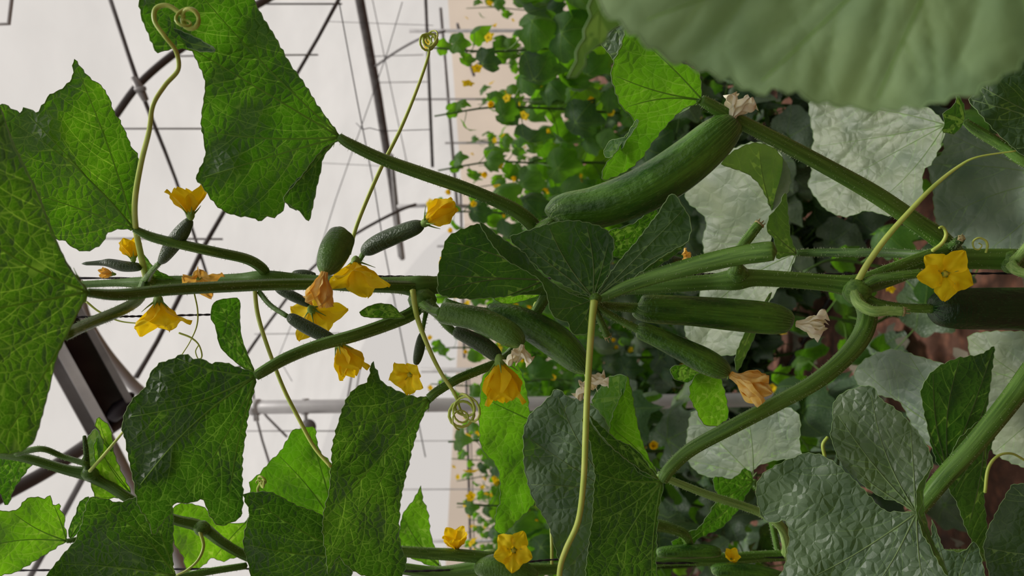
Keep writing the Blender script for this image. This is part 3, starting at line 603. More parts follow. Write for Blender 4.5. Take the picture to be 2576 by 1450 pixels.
tendril(vine, [(2480, 636, .50, 6), (2484, 618, .50, 6), (2478, 605, .50, 6), (2462, 599, .50, 5), (2448, 608, .50, 5), (2450, 624, .50, 4), (2462, 628, .50, 4), (2470, 618, .50, 3), (2462, 612, .50, 3)], label='tightly spiralled little tendril')
tendril(vine, [(488, 735, .54, 4), (497, 780, .54, 4), (495, 820, .54, 4), (478, 860, .54, 3), (458, 892, .54, 3)])
tendril(vine, [(450, 838, .54, 5), (480, 850, .54, 5), (500, 868, .54, 4), (508, 895, .54, 4), (500, 905, .54, 3), (492, 885, .54, 3), (500, 868, .54, 3)])
tendril(vine, [(1340, 830, .6, 7), (1342, 795, .6, 7), (1344, 770, .6, 6), (1349, 762, .6, 6), (1354, 775, .6, 6), (1355, 793, .6, 5)])
tendril(vine, [(218, 760, .5, 6), (250, 785, .5, 5), (300, 808, .5, 4), (360, 815, .5, 3)])

# flowers carried straight on the vine
flower(vine, 895, 655, .485, (.15, 1, -.55), 105, .50, 'yellow', 5, label='large open flower hanging in front of the stem')
flower(vine, 398, 752, .50, (.15, 1, -.2), 100, .48, 'yellow', 12)
flower(vine, 498, 690, .47, (.35, .9, -.5), 72, .6, 'amber', 14, label='fading orange flower draped over the stem')
flower(vine, 2372, 690, .478, (-.12, .0, -1), 78, .80, 'yellow', 33, label='wide open flower facing the camera beside the darkest cucumber')
flower(vine, 1108, 660, .58, (.6, .2, -.5), 36, .6, 'yellow', 17)
flower(vine, 288, 690, .50, (-.8, -.1, -.4), 36, .15, 'amber', 18, label='unopened greenish flower bud')
for (u0, v0, d0, u1, v1, d1) in ((905, 700, .528, 897, 660, .487), (372, 712, .535, 396, 748, .502), (498, 706, .54, 498, 692, .472), (2388, 640, .52, 2374, 692, .482)):
    stem('flower_stalk', vine, [(u0, v0, d0, 12), ((u0 + u1) / 2 - 6, (v0 + v1) / 2, (d0 + d1) / 2, 9), (u1, v1, d1, 9)], 'stem_pale', hair=False)

# ------------------------------------------------------------------ cucumbers, each a thing of its own
cucumber([(1384, 552, .485, 14), (1396, 540, .485, 34), (1425, 531, .485, 46), (1500, 522, .483, 54), (1590, 492, .48, 58), (1670, 450, .478, 60), (1740, 400, .476, 58), (1800, 348, .475, 52), (1838, 314, .475, 36), (1850, 302, .475, 14)], 'cuke',
         'biggest glossy green cucumber, curved, lying slantwise above the stem', [(1345, 580, .515, 22), (1362, 566, .50, 18), (1384, 553, .486, 17), (1392, 548, .485, 20)],
         (1840, 300, .472, (.35, -.9, -.15), 92, .22, 'cream', 41), )
cucumber([(1600, 770, .49, 16), (1612, 775, .49, 32), (1650, 778, .49, 37), (1740, 783, .49, 38), (1840, 792, .49, 41), (1930, 801, .49, 41), (1975, 808, .49, 32), (1996, 813, .49, 14)], 'cuke',
         'straight green cucumber running level just below the main stem', [(1500, 762, .475, 16), (1540, 770, .482, 19), (1580, 774, .488, 22), (1604, 775, .49, 24)],
         (2003, 815, .49, (1, .12, -.1), 88, .10, 'cream', 43))
cucumber([(1600, 828, .475, 10), (1612, 832, .475, 22), (1650, 848, .475, 25), (1710, 877, .475, 29), (1770, 907, .475, 33), (1812, 929, .475, 27), (1836, 942, .475, 12)], 'cuke',
         'slimmer young cucumber slanting down beneath the straight one, old flower at its end', [(1500, 768, .472, 14), (1530, 790, .474, 17), (1570, 812, .475, 18), (1606, 830, .475, 20)],
         (1838, 943, .474, (1, .5, -.1), 108, .16, 'amber', 45))
cucumber([(2340, 775, .50, 14), (2352, 775, .50, 36), (2385, 776, .50, 50), (2450, 777, .50, 53), (2560, 777, .50, 54), (2680, 778, .50, 54), (2800, 780, .50, 46), (2840, 780, .50, 20)], 'cuke_dark',
         'very dark green cucumber cut off by the right edge of the picture', [(2165, 745, .505, 34), (2205, 764, .502, 26), (2270, 774, .50, 22), (2345, 777, .50, 24)])
cucumber([(1104, 785, .49, 12), (1112, 787, .49, 26), (1150, 793, .488, 29), (1200, 803, .486, 31), (1250, 824, .484, 33), (1290, 848, .482, 30), (1315, 870, .48, 14)], 'cuke_pale',
         'pale green half-grown cucumber with a white shrivelled flower', [(1062, 765, .52, 24), (1085, 780, .50, 20), (1106, 786, .49, 20)],
         (1314, 868, .478, (-.25, 1, -.25), 66, .30, 'cream', 47))
cucumber([(1225, 785, .525, 10), (1240, 787, .525, 24), (1290, 800, .523, 34), (1350, 828, .52, 40), (1410, 868, .518, 42), (1455, 912, .515, 32), (1478, 940, .513, 12)], 'cuke',
         'dark green cucumber partly hidden behind the pale half-grown one', [(1120, 760, .54, 20), (1170, 775, .53, 18), (1230, 786, .525, 20)],
         (1476, 940, .512, (.5, 1, -.1), 72, .42, 'cream', 49))
cucumber([(1140, 832, .505, 8), (1150, 836, .505, 15), (1180, 850, .505, 19), (1220, 872, .505, 21), (1245, 892, .505, 18), (1256, 905, .505, 9)], 'cuke_bud',
         'small cucumber below the pale half-grown one, yellow flower hanging from it', None,
         (1256, 904, .50, (.12, 1, -.15), 118, .22, 'yellow', 51))
cucumber([(868, 585, .46, 12), (862, 592, .46, 32), (850, 615, .455, 38), (838, 640, .45, 38), (826, 668, .445, 30), (818, 688, .44, 12)], 'cuke_pale',
         'stubby cucumber seen end on above the stem', [(880, 612, .50, 16), (872, 596, .475, 14), (866, 588, .462, 14)],
         (816, 684, .438, (-.2, 1, -.1), 98, .14, 'amber', 53))
cucumber([(912, 640, .51, 6), (925, 628, .508, 18), (955, 610, .505, 22), (1000, 590, .50, 22), (1045, 572, .495, 19), (1066, 564, .493, 9)], 'cuke_bud',
         'baby cucumber pointing up to the right, a closed yellow flower at its tip', [(895, 700, .525, 14), (898, 668, .518, 12), (914, 638, .51, 13)],
         (1066, 563, .492, (1, -.62, -.1), 92, .06, 'yellow', 55))
cucumber([(402, 662, .49, 6), (412, 650, .488, 13), (430, 622, .485, 19), (452, 592, .482, 20), (470, 566, .48, 15), (478, 552, .478, 8)], 'cuke_bud',
         'baby cucumber pointing up on the left, yellow flower opening above it', [(366, 708, .53, 20), (380, 685, .505, 14), (402, 661, .49, 12)],
         (480, 545, .476, (-.05, -1, -.2), 88, .36, 'yellow', 57))
cucumber([(722, 795, .50, 6), (735, 802, .50, 14), (765, 820, .50, 17), (800, 838, .50, 17), (830, 852, .50, 14), (845, 858, .50, 8)], 'cuke_bud',
         'baby cucumber hanging beneath the stem between two tendrils', [(652, 735, .52, 12), (680, 768, .51, 12), (722, 796, .50, 12)],
         (850, 862, .50, (.55, 1, -.1), 96, .22, 'yellow', 59))
cucumber([(205, 664, .51, 4), (252, 662, .51, 7), (275, 662, .51, 11), (310, 670, .51, 14), (345, 672, .51, 11), (354, 670, .51, 6)], 'cuke_bud',
         'tiny dark baby cucumber at the far left, a yellow flower above it', None, (336, 655, .51, (-.25, -1, .1), 60, .25, 'yellow', 61))
cucumber([(1620, 695, .56, 8), (1632, 690, .56, 20), (1660, 680, .56, 27), (1690, 668, .56, 26), (1712, 660, .56, 15), (1720, 657, .56, 8)], 'cuke_dark',
         'small cucumber tucked behind the crumpled leaf', None, (1718, 656, .555, (.6, -.5, -.5), 38, .35, 'amber', 63))
cucumber([(690, 720, .545, 4), (705, 732, .545, 9), (735, 745, .545, 13), (765, 760, .545, 11), (778, 770, .545, 6)], 'cuke_bud',
         'tiny cucumber just under the stem with a wide open yellow flower', None, (782, 776, .545, (.2, .55, .8), 92, .72, 'yellow', 65))
cucumber([(1062, 835, .510, 4), (1060, 850, .508, 10), (1056, 875, .505, 13), (1050, 902, .500, 11), (1046, 918, .497, 6)], 'cuke_bud',
         'thin cucumber hanging straight down with an open yellow flower at its tip', [(1075, 770, .525, 14), (1068, 805, .515, 10), (1062, 836, .510, 10)], (1036, 938, .490, (-.40, .45, -1), 66, .72, 'yellow', 67))
cucumber([(735, 690, .56, 4), (745, 688, .56, 8), (770, 688, .56, 9), (795, 694, .56, 6)], 'cuke_bud', 'sliver of a tiny cucumber lying behind the main stem', None, None)

# ------------------------------------------------------------------ the vine at the bottom edge (next along the row)
S2 = 1.25
low = thing('cucumber_vine', P(2700, 1420, .95), 'second vine along the bottom edge, its stem tied to a black twine', 'vine')
stem('stem', low, [(2700, 1395, .72, 30), (2200, 1400, .72, 28), (1980, 1398, .71, 26), (1800, 1408, .70, 30), (1700, 1405, .70, 34), (1640, 1412, .70, 30), (1500, 1425, .70, 28), (1380, 1432, .69, 28), (1300, 1432, .68, 34), (1236, 1420, .67, 52), (1190, 1432, .67, 38), (1100, 1442, .67, 30), (1000, 1430, .67, 26), (900, 1424, .67, 22), (780, 1428, .67, 20), (700, 1430, .66, 20), (620, 1400, .66, 22), (560, 1366, .65, 24), (505, 1326, .65, 28), (440, 1308, .64, 24), (380, 1285, .63, 22), (320, 1252, .62, 24), (268, 1218, .62, 26), (225, 1195, .615, 32), (165, 1182, .61, 24), (60, 1152, .60, 22), (-40, 1140, .60, 20)], 'stem', seg=14)
node(low, 1232, 1415, .665, 32, 'stem_pale'); node(low, 508, 1330, .645, 20); node(low, 226, 1192, .61, 20)
stem('side_shoot', low, [(1240, 1405, .66, 30), (1150, 1397, .655, 30), (1080, 1393, .65, 28), (1010, 1388, .645, 26), (980, 1388, .64, 20)], 'stem')
stem('side_shoot', low, [(218, 1168, .60, 14), (160, 1150, .60, 13), (105, 1130, .59, 14), (40, 1142, .59, 16)], 'stem')
stem('side_shoot', low, [(620, 1424, .66, 16), (530, 1438, .65, 17), (440, 1455, .64, 18)], 'stem')
stem('side_shoot', low, [(220, 1180, .605, 12), (216, 1130, .60, 11), (212, 1098, .595, 8)], 'stem_dark')
tendril(low, [(226, 1186, .60, 9), (262, 1145, .59, 8), (306, 1092, .58, 6), (330, 1060, .57, 5)])
tendril(low, [(503, 1338, .64, 9), (512, 1375, .635, 8), (498, 1410, .63, 7), (470, 1435, .63, 6), (445, 1448, .63, 5)])
tendril(low, [(655, 1250, .60, 8), (648, 1232, .595, 7), (655, 1215, .59, 6)], (3, 12, 6), label='short coiled tendril resting on the leaf ridge')
leaf(low, [(745, 1082), (768, 1076), (790, 1075), (796, 1110), (806, 1140), (832, 1165), (850, 1200), (860, 1280), (850, 1340), (760, 1310), (690, 1260), (640, 1262), (628, 1215), (650, 1195), (676, 1165), (704, 1138), (732, 1090)], (850, 1335), .64, .4, .2, 'under', 'leaf_bright', tips=[(775, 1080), (700, 1145), (640, 1220), (820, 1150)], seed=111)
leaf(low, [(612, 1246), (640, 1240), (665, 1238), (690, 1242), (740, 1270), (800, 1292), (850, 1330), (880, 1400), (870, 1480), (700, 1520), (640, 1500), (626, 1425), (612, 1372), (618, 1330), (628, 1290)], (880, 1400), .60, .4, .25, 'under', 'leaf_thick', fold=.2, tips=[(620, 1250), (620, 1370), (700, 1500)], seed=112, quilt=.0022, label='dark puckered leaf with a folded ridge near the bottom edge')
leaf(low, [(225, 1252), (262, 1256), (300, 1266), (350, 1252), (375, 1300), (392, 1330), (432, 1275), (436, 1350), (434, 1400), (434, 1440), (440, 1500), (80, 1500), (118, 1448), (135, 1425), (155, 1400), (190, 1360), (205, 1320), (215, 1285)], (440, 1448), .58, .35, .2, 'under', 'leaf_thick', fold=.2, tips=[(235, 1262), (380, 1300), (150, 1420), (120, 1480), (425, 1300)], seed=113, label='darker leaf beside the yellow-green one in the bottom left corner')
leaf(low, [(166, 1360), (160, 1320), (164, 1300), (150, 1285), (152, 1270), (132, 1272), (128, 1248), (115, 1256), (85, 1252), (60, 1262), (40, 1285), (10, 1287), (-40, 1300), (-60, 1400), (-40, 1500), (0, 1450), (40, 1440), (110, 1398)], (168, 1362), .58, .35, -.1, 'under', 'leaf_bright', fold=.2, tips=[(128, 1256), (30, 1290), (-50, 1380), (0, 1440)], seed=114, label='yellow-green backlit leaf in the bottom left corner',
     petiole=[(168, 1362, .58, 10), (195, 1358, .585, 12), (230, 1350, .60, 12), (300, 1300, .62, 14)])
leaf(low, [(173, 1352), (175, 1325), (192, 1292), (200, 1265), (222, 1250), (226, 1290), (208, 1322), (184, 1354)], (176, 1356), .60, .3, .3, 'under', 'leaf', seed=115, nv=3, teeth=3)
leaf(low, [(240, 1170), (236, 1130), (245, 1100), (262, 1118), (282, 1110), (286, 1140), (302, 1180), (318, 1215), (330, 1242), (300, 1252), (246, 1256), (230, 1222), (226, 1195)], (330, 1244), .63, .4, .2, 'under', 'leaf_bright', seed=116,
     extra=[([(262, 1118), (250, 1085), (240, 1070), (246, 1050), (262, 1062), (276, 1075), (284, 1112), (284, 1138)], (270, 1118), .3, .4, 'under', -.004), ([(205, 1172), (212, 1140), (222, 1100), (240, 1080), (258, 1110), (258, 1130), (240, 1165), (228, 1190)], (250, 1130), -.5, .2, 'top', -.002)])
leaf(low, [(434, 1278), (470, 1268), (505, 1275), (560, 1310), (610, 1318), (640, 1290), (630, 1340), (618, 1398), (590, 1402), (560, 1412), (530, 1405), (515, 1420), (500, 1430), (470, 1436), (460, 1400), (440, 1372), (430, 1330)], (640, 1295), .69, .4, .2, 'under', 'leaf_bright', seed=117)
leaf(low, [(-20, 1200), (10, 1262), (20, 1272), (35, 1232), (70, 1182), (82, 1165), (60, 1152), (-20, 1135)], (60, 1152), .62, .4, .2, 'under', 'leaf', seed=118, nv=3)
leaf(low, [(1058, 1226), (1063, 1260), (1076, 1290), (1084, 1350), (1106, 1425), (1060, 1415), (1004, 1385), (1005, 1340), (1015, 1292), (1040, 1260)], (1110, 1428), .72, .4, .1, 'under', 'leaf_bright', seed=119, tips=[(1058, 1235), (1012, 1300), (1010, 1375)])
leaf(low, [(1400, 978), (1422, 992), (1440, 1006), (1462, 1000), (1500, 1030), (1530, 1075), (1546, 1200), (1540, 1330), (1510, 1520), (1440, 1520), (1400, 1390), (1380, 1322), (1350, 1272), (1335, 1240), (1320, 1180), (1317, 1130), (1319, 1080), (1335, 1042), (1360, 1020), (1386, 996)], (1540, 1240), .60, -.15, .25, 'top', 'leaf_grey', fold=-.1, tips=[(1400, 990), (1325, 1100), (1330, 1220), (1420, 1440), (1500, 1500)], seed=121, label='broad grey-green leaf crossed by a thick tendril')
leaf(low, [(1250, 905), (1300, 918), (1322, 972), (1332, 1040), (1318, 1080), (1322, 1140), (1332, 1210), (1346, 1262), (1302, 1310), (1266, 1345), (1246, 1332), (1248, 1290), (1258, 1262), (1256, 1200), (1246, 1166), (1220, 1142), (1208, 1110), (1205, 1050), (1209, 1000), (1213, 955)], (1340, 1060), .66, .4, .2, 'under', 'leaf_bright', tips=[(1270, 920), (1212, 1000), (1215, 1110), (1262, 1330)], seed=122, label='bright backlit leaf behind the hanging yellow flower')
leaf(low, [(1650, 1190), (1622, 1130), (1602, 1060), (1590, 990), (1578, 945), (1570, 962), (1560, 1000), (1545, 1036), (1534, 1090), (1570, 1122), (1612, 1162)], (1652, 1192), .66, .4, .2, 'under', 'leaf_bright', tips=[(1577, 950), (1540, 1080), (1600, 1060)], seed=123,
     extra=[([(1490, 1008), (1512, 975), (1530, 950), (1575, 946), (1566, 1000), (1542, 1042), (1535, 1095), (1510, 1060)], (1560, 1000), -.6, .3, 'top', .004)])
leaf(low, [(1740, 1040), (1765, 1035), (1802, 1070), (1842, 1058), (1900, 1036), (1960, 1025), (1992, 1030), (2012, 1052), (2012, 1120), (2020, 1165), (1980, 1155), (1905, 1172), (1872, 1212), (1810, 1206), (1760, 1192), (1730, 1160), (1728, 1100)], (1895, 1200), .74, -1.0, .1, 'top', 'leaf_skylit', seed=124)
leaf(low, [(1896, 1212), (1876, 1178), (1852, 1200), (1830, 1206), (1800, 1200), (1795, 1218), (1806, 1250), (1790, 1282), (1760, 1328), (1732, 1340), (1690, 1368), (1722, 1388), (1762, 1352), (1812, 1330), (1852, 1290), (1874, 1250)], (1896, 1212), .70, .3, .3, 'under', 'leaf', seed=125, nv=4, label='narrow curled leaf, green below and pale above')
stem('petiole', low, [(1655, 1195, .66, 18), (1780, 1245, .665, 20), (1900, 1285, .67, 22), (1962, 1322, .67, 24), (1980, 1370, .69, 24), (1978, 1400, .71, 26)], 'stem_pale')
stem('petiole', low, [(1896, 1212, .70, 14), (1930, 1270, .72, 15), (1960, 1400, .73, 16)], 'stem')
stem('petiole', low, [(1640, 1320, .66, 30), (1690, 1330, .67, 26), (1725, 1350, .68, 24), (1740, 1400, .70, 22)], 'stem')
stem('petiole', low, [(1388, 1430, .69, 8), (1388, 1380, .69, 8), (1386, 1330, .70, 7)], 'tendril', hair=False)
flower(low, 1293, 1383, .64, (-.05, -.1, -1), 62, .80, 'yellow', 73, label='small star-shaped flower facing the camera')
flower(low, 1148, 1385, .66, (-.1, -1, -.35), 62, .30, 'yellow', 75, label='half-open flower standing on the upper shoot')
flower(low, 1838, 1412, .68, (0, -.9, -.6), 34, .4, 'yellow', 77)
cucumber([(1195, 1440, .65, 10), (1215, 1430, .65, 24), (1260, 1425, .65, 30), (1310, 1440, .65, 28), (1350, 1462, .65, 20)], 'cuke_pale', 'pale young cucumber at the bottom edge beneath the star-shaped flower', None, None, 'cucumbers on the bottom vine')
cucumber([(1790, 1440, .67, 8), (1805, 1436, .67, 17), (1860, 1438, .67, 20), (1930, 1450, .67, 21), (2000, 1468, .67, 16)], 'cuke', 'green cucumber at the bottom edge under the thin shoots', None, None, 'cucumbers on the bottom vine')
cucumber([(1650, 1392, .68, 8), (1670, 1390, .68, 14), (1730, 1388, .68, 17), (1790, 1388, .68, 15), (1815, 1392, .68, 8)], 'cuke', 'slim green cucumber lying along the twine near the bottom edge', None, None, 'cucumbers on the bottom vine')

# ------------------------------------------------------------------ big lower leaves at the right
low2 = thing('cucumber_vine', P(2760, 1000, .95), 'vine at the lower right with broad grey-green leaves over the red soil', 'vine')
stem('stem', low2, [(2860, 900, .66, 40), (2780, 760, .68, 40), (2700, 600, .72, 40), (2640, 430, .74, 40)], 'stem_dark', hair=False)
leaf(low2, [(2303, 1288), (2262, 1264), (2215, 1250), (2170, 1218), (2112, 1160), (2098, 1120), (2090, 1095), (2096, 1060), (2096, 1020), (2110, 998), (2140, 980), (2195, 972), (2212, 1000), (2265, 1040), (2310, 1090), (2335, 1130), (2347, 1170), (2330, 1205), (2315, 1245)], (2303, 1288), .52, -.45, -.3, 'top', 'leaf_grey', fold=-.12, tips=[(2105, 1040), (2190, 985), (2290, 1075), (2135, 1170)], seed=131, wave=.002, quilt=.0008,
     petiole=[(2312, 1285, .522, 30), (2335, 1250, .52, 38), (2380, 1195, .515, 42), (2450, 1120, .51, 44), (2540, 1010, .51, 46), (2640, 880, .53, 48), (2780, 760, .68, 40)], label='upper lobe of the broad leaf, water beads along its edge')
leaf(low2, [(2303, 1290), (2250, 1290), (2222, 1284), (2180, 1240), (2130, 1190), (2080, 1152), (2030, 1140), (1990, 1155), (1930, 1185), (1904, 1220), (1905, 1260), (1920, 1305), (1946, 1316), (1976, 1310), (1986, 1360), (1976, 1420), (1965, 1520), (2390, 1520), (2362, 1420), (2335, 1370), (2315, 1330)], (2305, 1292), .52, -.45, -.12, 'top', 'leaf_grey', fold=-.1, tips=[(2030, 1150), (1915, 1260), (1990, 1480), (2180, 1510), (2330, 1510)], seed=132, wave=.0025, quilt=.0008, sp=9,
     extra=[([(2306, 1238), (2322, 1205), (2345, 1172), (2328, 1215), (2322, 1250), (2330, 1310), (2345, 1360), (2375, 1420), (2410, 1520), (2365, 1520), (2335, 1440), (2318, 1380), (2308, 1320)], (2310, 1290), .4, .4, 'under', -.004)], label='broad grey-green leaf seen from above at the bottom right')
leaf(low2, [(2150, 935), (2172, 908), (2205, 890), (2250, 880), (2312, 898), (2380, 922), (2420, 990), (2440, 1060), (2420, 1120), (2350, 1130), (2300, 1080), (2262, 1010), (2195, 990), (2155, 962)], (2430, 1120), .66, -1.0, 0, 'top', 'leaf_skylit', seed=133, label='pale leaf under the dark folded one')
leaf(low2, [(2318, 985), (2345, 935), (2400, 905), (2470, 892), (2500, 872), (2492, 960), (2482, 1025), (2462, 1090), (2405, 1160), (2372, 1185), (2345, 1130), (2330, 1060)], (2385, 1185), .60, .25, .3, 'top', 'leaf_dark', seed=134, label='dark folded leaf behind the thick petiole')
leaf(low2, [(2436, 850), (2480, 836), (2540, 835), (2660, 850), (2680, 1000), (2640, 1180), (2500, 1140), (2480, 1040), (2450, 940)], (2660, 1000), .70, -1.0, .1, 'top', 'leaf_skylit', seed=135)
leaf(low2, [(2402, 1120), (2440, 1080), (2470, 1058), (2502, 1095), (2484, 1150), (2476, 1250), (2488, 1400), (2452, 1372), (2430, 1330), (2405, 1262), (2378, 1205)], (2480, 1080), .58, .4, .2, 'under', 'leaf_dark', seed=136)
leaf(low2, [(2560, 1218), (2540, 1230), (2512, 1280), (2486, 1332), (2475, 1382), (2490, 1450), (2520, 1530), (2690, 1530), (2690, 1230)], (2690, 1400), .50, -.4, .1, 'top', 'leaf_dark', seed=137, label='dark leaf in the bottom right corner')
leaf(low2, [(2345, 1310), (2372, 1378), (2420, 1390), (2455, 1365), (2478, 1450), (2482, 1530), (2380, 1530), (2350, 1450)], (2400, 1530), .60, -.5, .1, 'top', 'leaf_grey', seed=138)
tendril(low2, [(2478, 1240, .56, 8), (2486, 1180, .56, 8), (2510, 1148, .56, 7), (2545, 1142, .56, 6), (2580, 1160, .56, 6)])
tendril(low2, [(2075, 1150, .62, 9), (2070, 1120, .62, 9), (2082, 1100, .62, 8)])

# ------------------------------------------------------------------ neighbour towards the top right
up = thing('cucumber_vine', P(2800, 200, .8), 'vine at the upper right, an out-of-focus leaf in front and crinkled pale leaves behind', 'vine')
stem('stem', up, [(2900, -200, .30, 50), (2860, 100, .45, 46), (2800, 300, .52, 44), (2760, 440, .58, 40)], 'stem_dark', hair=False)
leaf(up, [(1488, -60), (1512, 18), (1560, 58), (1600, 90), (1650, 132), (1692, 148), (1742, 162), (1792, 182), (1842, 200), (1900, 235), (1962, 226), (2030, 248), (2102, 262), (2182, 274), (2282, 270), (2372, 255), (2452, 226), (2522, 190), (2580, 148), (2660, 70), (2700, -120), (2500, -400), (2000, -500), (1600, -300)], (2500, -380), .165, -.25, .15, 'top', 'leaf_soft', tips=[(1600, 60), (1900, 220), (2200, 265), (2600, 120), (1600, -250)], sp=20, teeth=26, quilt=.0012, vr=.0006, wave=.0015, seed=141, label='huge out-of-focus leaf close to the lens along the top edge',
     extra=[([(1495, -40), (1482, 55), (1455, 130), (1437, 192), (1450, 197), (1476, 150), (1505, 110), (1545, 72), (1560, 55), (1520, 20)], (1510, 20), .3, .3, 'under', .06)])
leaf(up, [(2376, 312), (2335, 272), (2250, 258), (2120, 246), (2040, 252), (2038, 300), (2048, 350), (2036, 392), (2042, 430), (2033, 462), (2048, 492), (2082, 530), (2130, 546), (2180, 530), (2240, 544), (2290, 535), (2318, 500), (2322, 432), (2345, 410), (2372, 352)], (2378, 314), .72, -1.0, -.1, 'top', 'leaf_skylit', fold=-.15, tips=[(2060, 262), (2045, 370), (2060, 490), (2180, 532), (2290, 530)], seed=142, quilt=.0026, label='pale crinkled leaf on the right with strong veins')
leaf(up, [(2376, 332), (2430, 315), (2500, 350), (2590, 380), (2680, 480), (2660, 640), (2540, 680), (2470, 650), (2425, 618), (2382, 602), (2352, 545), (2347, 482), (2335, 412), (2372, 385)], (2690, 450), .68, -1.0, .1, 'top', 'leaf_skylit', seed=143, quilt=.0022, label='pale leaf cut off by the right edge, next to the strongly veined one')
leaf(up, [(2440, 250), (2482, 200), (2545, 160), (2640, 120), (2700, 300), (2660, 440), (2560, 380), (2505, 330), (2470, 292)], (2700, 330), .55, -.3, .2, 'top', 'leaf_dark', seed=144)
leaf(up, [(2426, 305), (2424, 262), (2408, 238), (2402, 262), (2372, 288), (2378, 310), (2370, 330), (2402, 336)], (2428, 306), .58, .3, .3, 'under', 'leaf_dark', seed=145, nv=3, teeth=3,
     petiole=[(2428, 306, .58, 16), (2460, 330, .58, 24), (2520, 366, .575, 25), (2600, 415, .57, 28), (2760, 440, .58, 30)], )
leaf(up, [(1512, 108), (1536, 76), (1574, 62), (1562, 112), (1546, 152), (1530, 132)], (1600, 80), .56, -.4, .2, 'top', 'leaf_grey', seed=146, nv=3, teeth=3)

# ------------------------------------------------------------------ twines
def line3(name, pts, r, mat, label=None, cat=None, group=None, kind=None, seg=6, parent=None, smooth_n=1):
    mb = MB(); p = np.array(pts, float)
    if smooth_n > 1: p = cr(p, smooth_n)
    rr = np.full(len(p), r) if np.isscalar(r) else np.interp(np.linspace(0, 1, len(p)), np.linspace(0, 1, len(r)), r)
    tube_raw(mb, p, rr, seg, 0); return mb.build(name, [M[mat]], parent, label=label, cat=cat, group=group, kind=kind)
def px(*a): return [P(u, v, d) for u, v, d in a]
def twine(pts, r, label):
    p = cr(np.array(pts), 30); mb = MB(); T, Na, Bi = frames(p)
    for k in range(2):
        a = np.arange(len(p)) * .9 + k * math.pi
        tube_raw(mb, p + (np.cos(a)[:, None] * Na + np.sin(a)[:, None] * Bi) * r * .5, np.full(len(p), r * .62), 5, 0)
    return mb.build('twine', [M['twine']], None, label=label, cat='string', group=None)
twine(px((3400, 690, .66), (2576, 688, .675), (2290, 691, .672), (2050, 690, .665), (1840, 690, .66), (1640, 692, .662), (1430, 700, .655), (1200, 700, .70), (1000, 696, .71), (750, 697, .71), (400, 700, .72), (-300, 700, .74)), .0011, 'black twine running along the nearest vine')
twine(px((3000, 1390, .92), (1980, 1403, .88), (1700, 1418, .865), (1420, 1408, .85), (1250, 1424, .84), (1030, 1438, .83), (640, 1432, .84), (300, 1434, .85), (-200, 1438, .86)), .0012, 'black twine along the vine at the bottom edge')
twine(px((532, 792, .72), (350, 796, .70), (190, 798, .68), (-200, 802, .66)), .0011, 'purplish-black twine crossing behind the open flower at the left')

# ------------------------------------------------------------------ the greenhouse: film skin, floor
RD = np.array([-.62, .785, 0]); RD /= np.linalg.norm(RD)          # direction of the rows
RQ = np.array([RD[1], -RD[0], 0])                                 # across the rows
def film_mat(name, tint, transp, tmix):
    mt, nt = new_mat(name); L = nt.links.new; out = N(nt, 'ShaderNodeOutputMaterial'); tc = N(nt, 'ShaderNodeTexCoord')
    no = N(nt, 'ShaderNodeTexNoise'); no.inputs['Scale'].default_value = .9; no.inputs['Detail'].default_value = 5; L(tc.outputs['Object'], no.inputs['Vector'])
    c = ramp(nt, no.outputs[0], [(.3, tuple(x * .9 for x in tint)), (.7, tint)])
    tp = N(nt, 'ShaderNodeBsdfTransparent'); tl = N(nt, 'ShaderNodeBsdfTranslucent'); df = N(nt, 'ShaderNodeBsdfDiffuse')
    for x in (tp, tl, df): L(c, x.inputs[0])
    m1 = N(nt, 'ShaderNodeMixShader'); m1.inputs[0].default_value = tmix; L(df.outputs[0], m1.inputs[1]); L(tl.outputs[0], m1.inputs[2])
    m2 = N(nt, 'ShaderNodeMixShader'); m2.inputs[0].default_value = transp; L(m1.outputs[0], m2.inputs[1]); L(tp.outputs[0], m2.inputs[2])
    L(m2.outputs[0], out.inputs[0]); return mt
M['film'] = film_mat('roof_film', (.93, .925, .92), .80, .8)
M['wall_film'] = film_mat('dusty_wall_film', (.90, .78, .66), .45, .8)
M['wall_blocker'] = film_mat('light_blocking_film', (.12, .15, .10), .04, .6)  # dark, near-opaque skin for unseen walls, added to block front light
def W(t, q, z): return RD * t + RQ * q + np.array([0, 0, z])
T0, T1, Q0, Q1 = -6.0, 17.0, -4.4, 16.0
mb = MB(); k = 120; qs = np.linspace(Q0, Q1, k)
prof = [3.0 + 3.4 * math.sin((q - Q0) / (Q1 - Q0) * math.pi) ** .6 for q in qs]
V = []; 
for t in (T0, (T0 + T1) / 2, T1): V += [W(t, q, z) for q, z in zip(qs, prof)]
mb.add(V, [(r * k + i, r * k + i + 1, (r + 1) * k + i + 1, (r + 1) * k + i) for r in range(2) for i in range(k - 1)])
mb.build('ceiling', [M['film']], None, kind='structure')
def wall(name, a, b, h, mat, prof_pts=None):
    mb = MB(); n = 24; V = []
    for i in range(n + 1):
        p = a + (b - a) * i / n; off = RQ * 0
        V += [p, p + np.array([0, 0, h])]
    mb.add(V, [(2 * i, 2 * i + 2, 2 * i + 3, 2 * i + 1) for i in range(n)]); return mb.build(name, [M[mat]], None, kind='structure', smooth=False)
wall('wall_far', W(T1, Q0, 0), W(T1, Q1, 0), 3.0, 'wall_film'); wall('wall_near', W(T0, Q0, 0), W(T0, Q1, 0), 3.0, 'wall_blocker')
wall('wall_left', W(T0, Q0, 0), W(T1, Q0, 0), 3.0, 'wall_blocker'); wall('wall_right', W(T0, Q1, 0), W(T1, Q1, 0), 3.0, 'wall_film')  # unseen near and left walls darkened to cut light from behind the camera

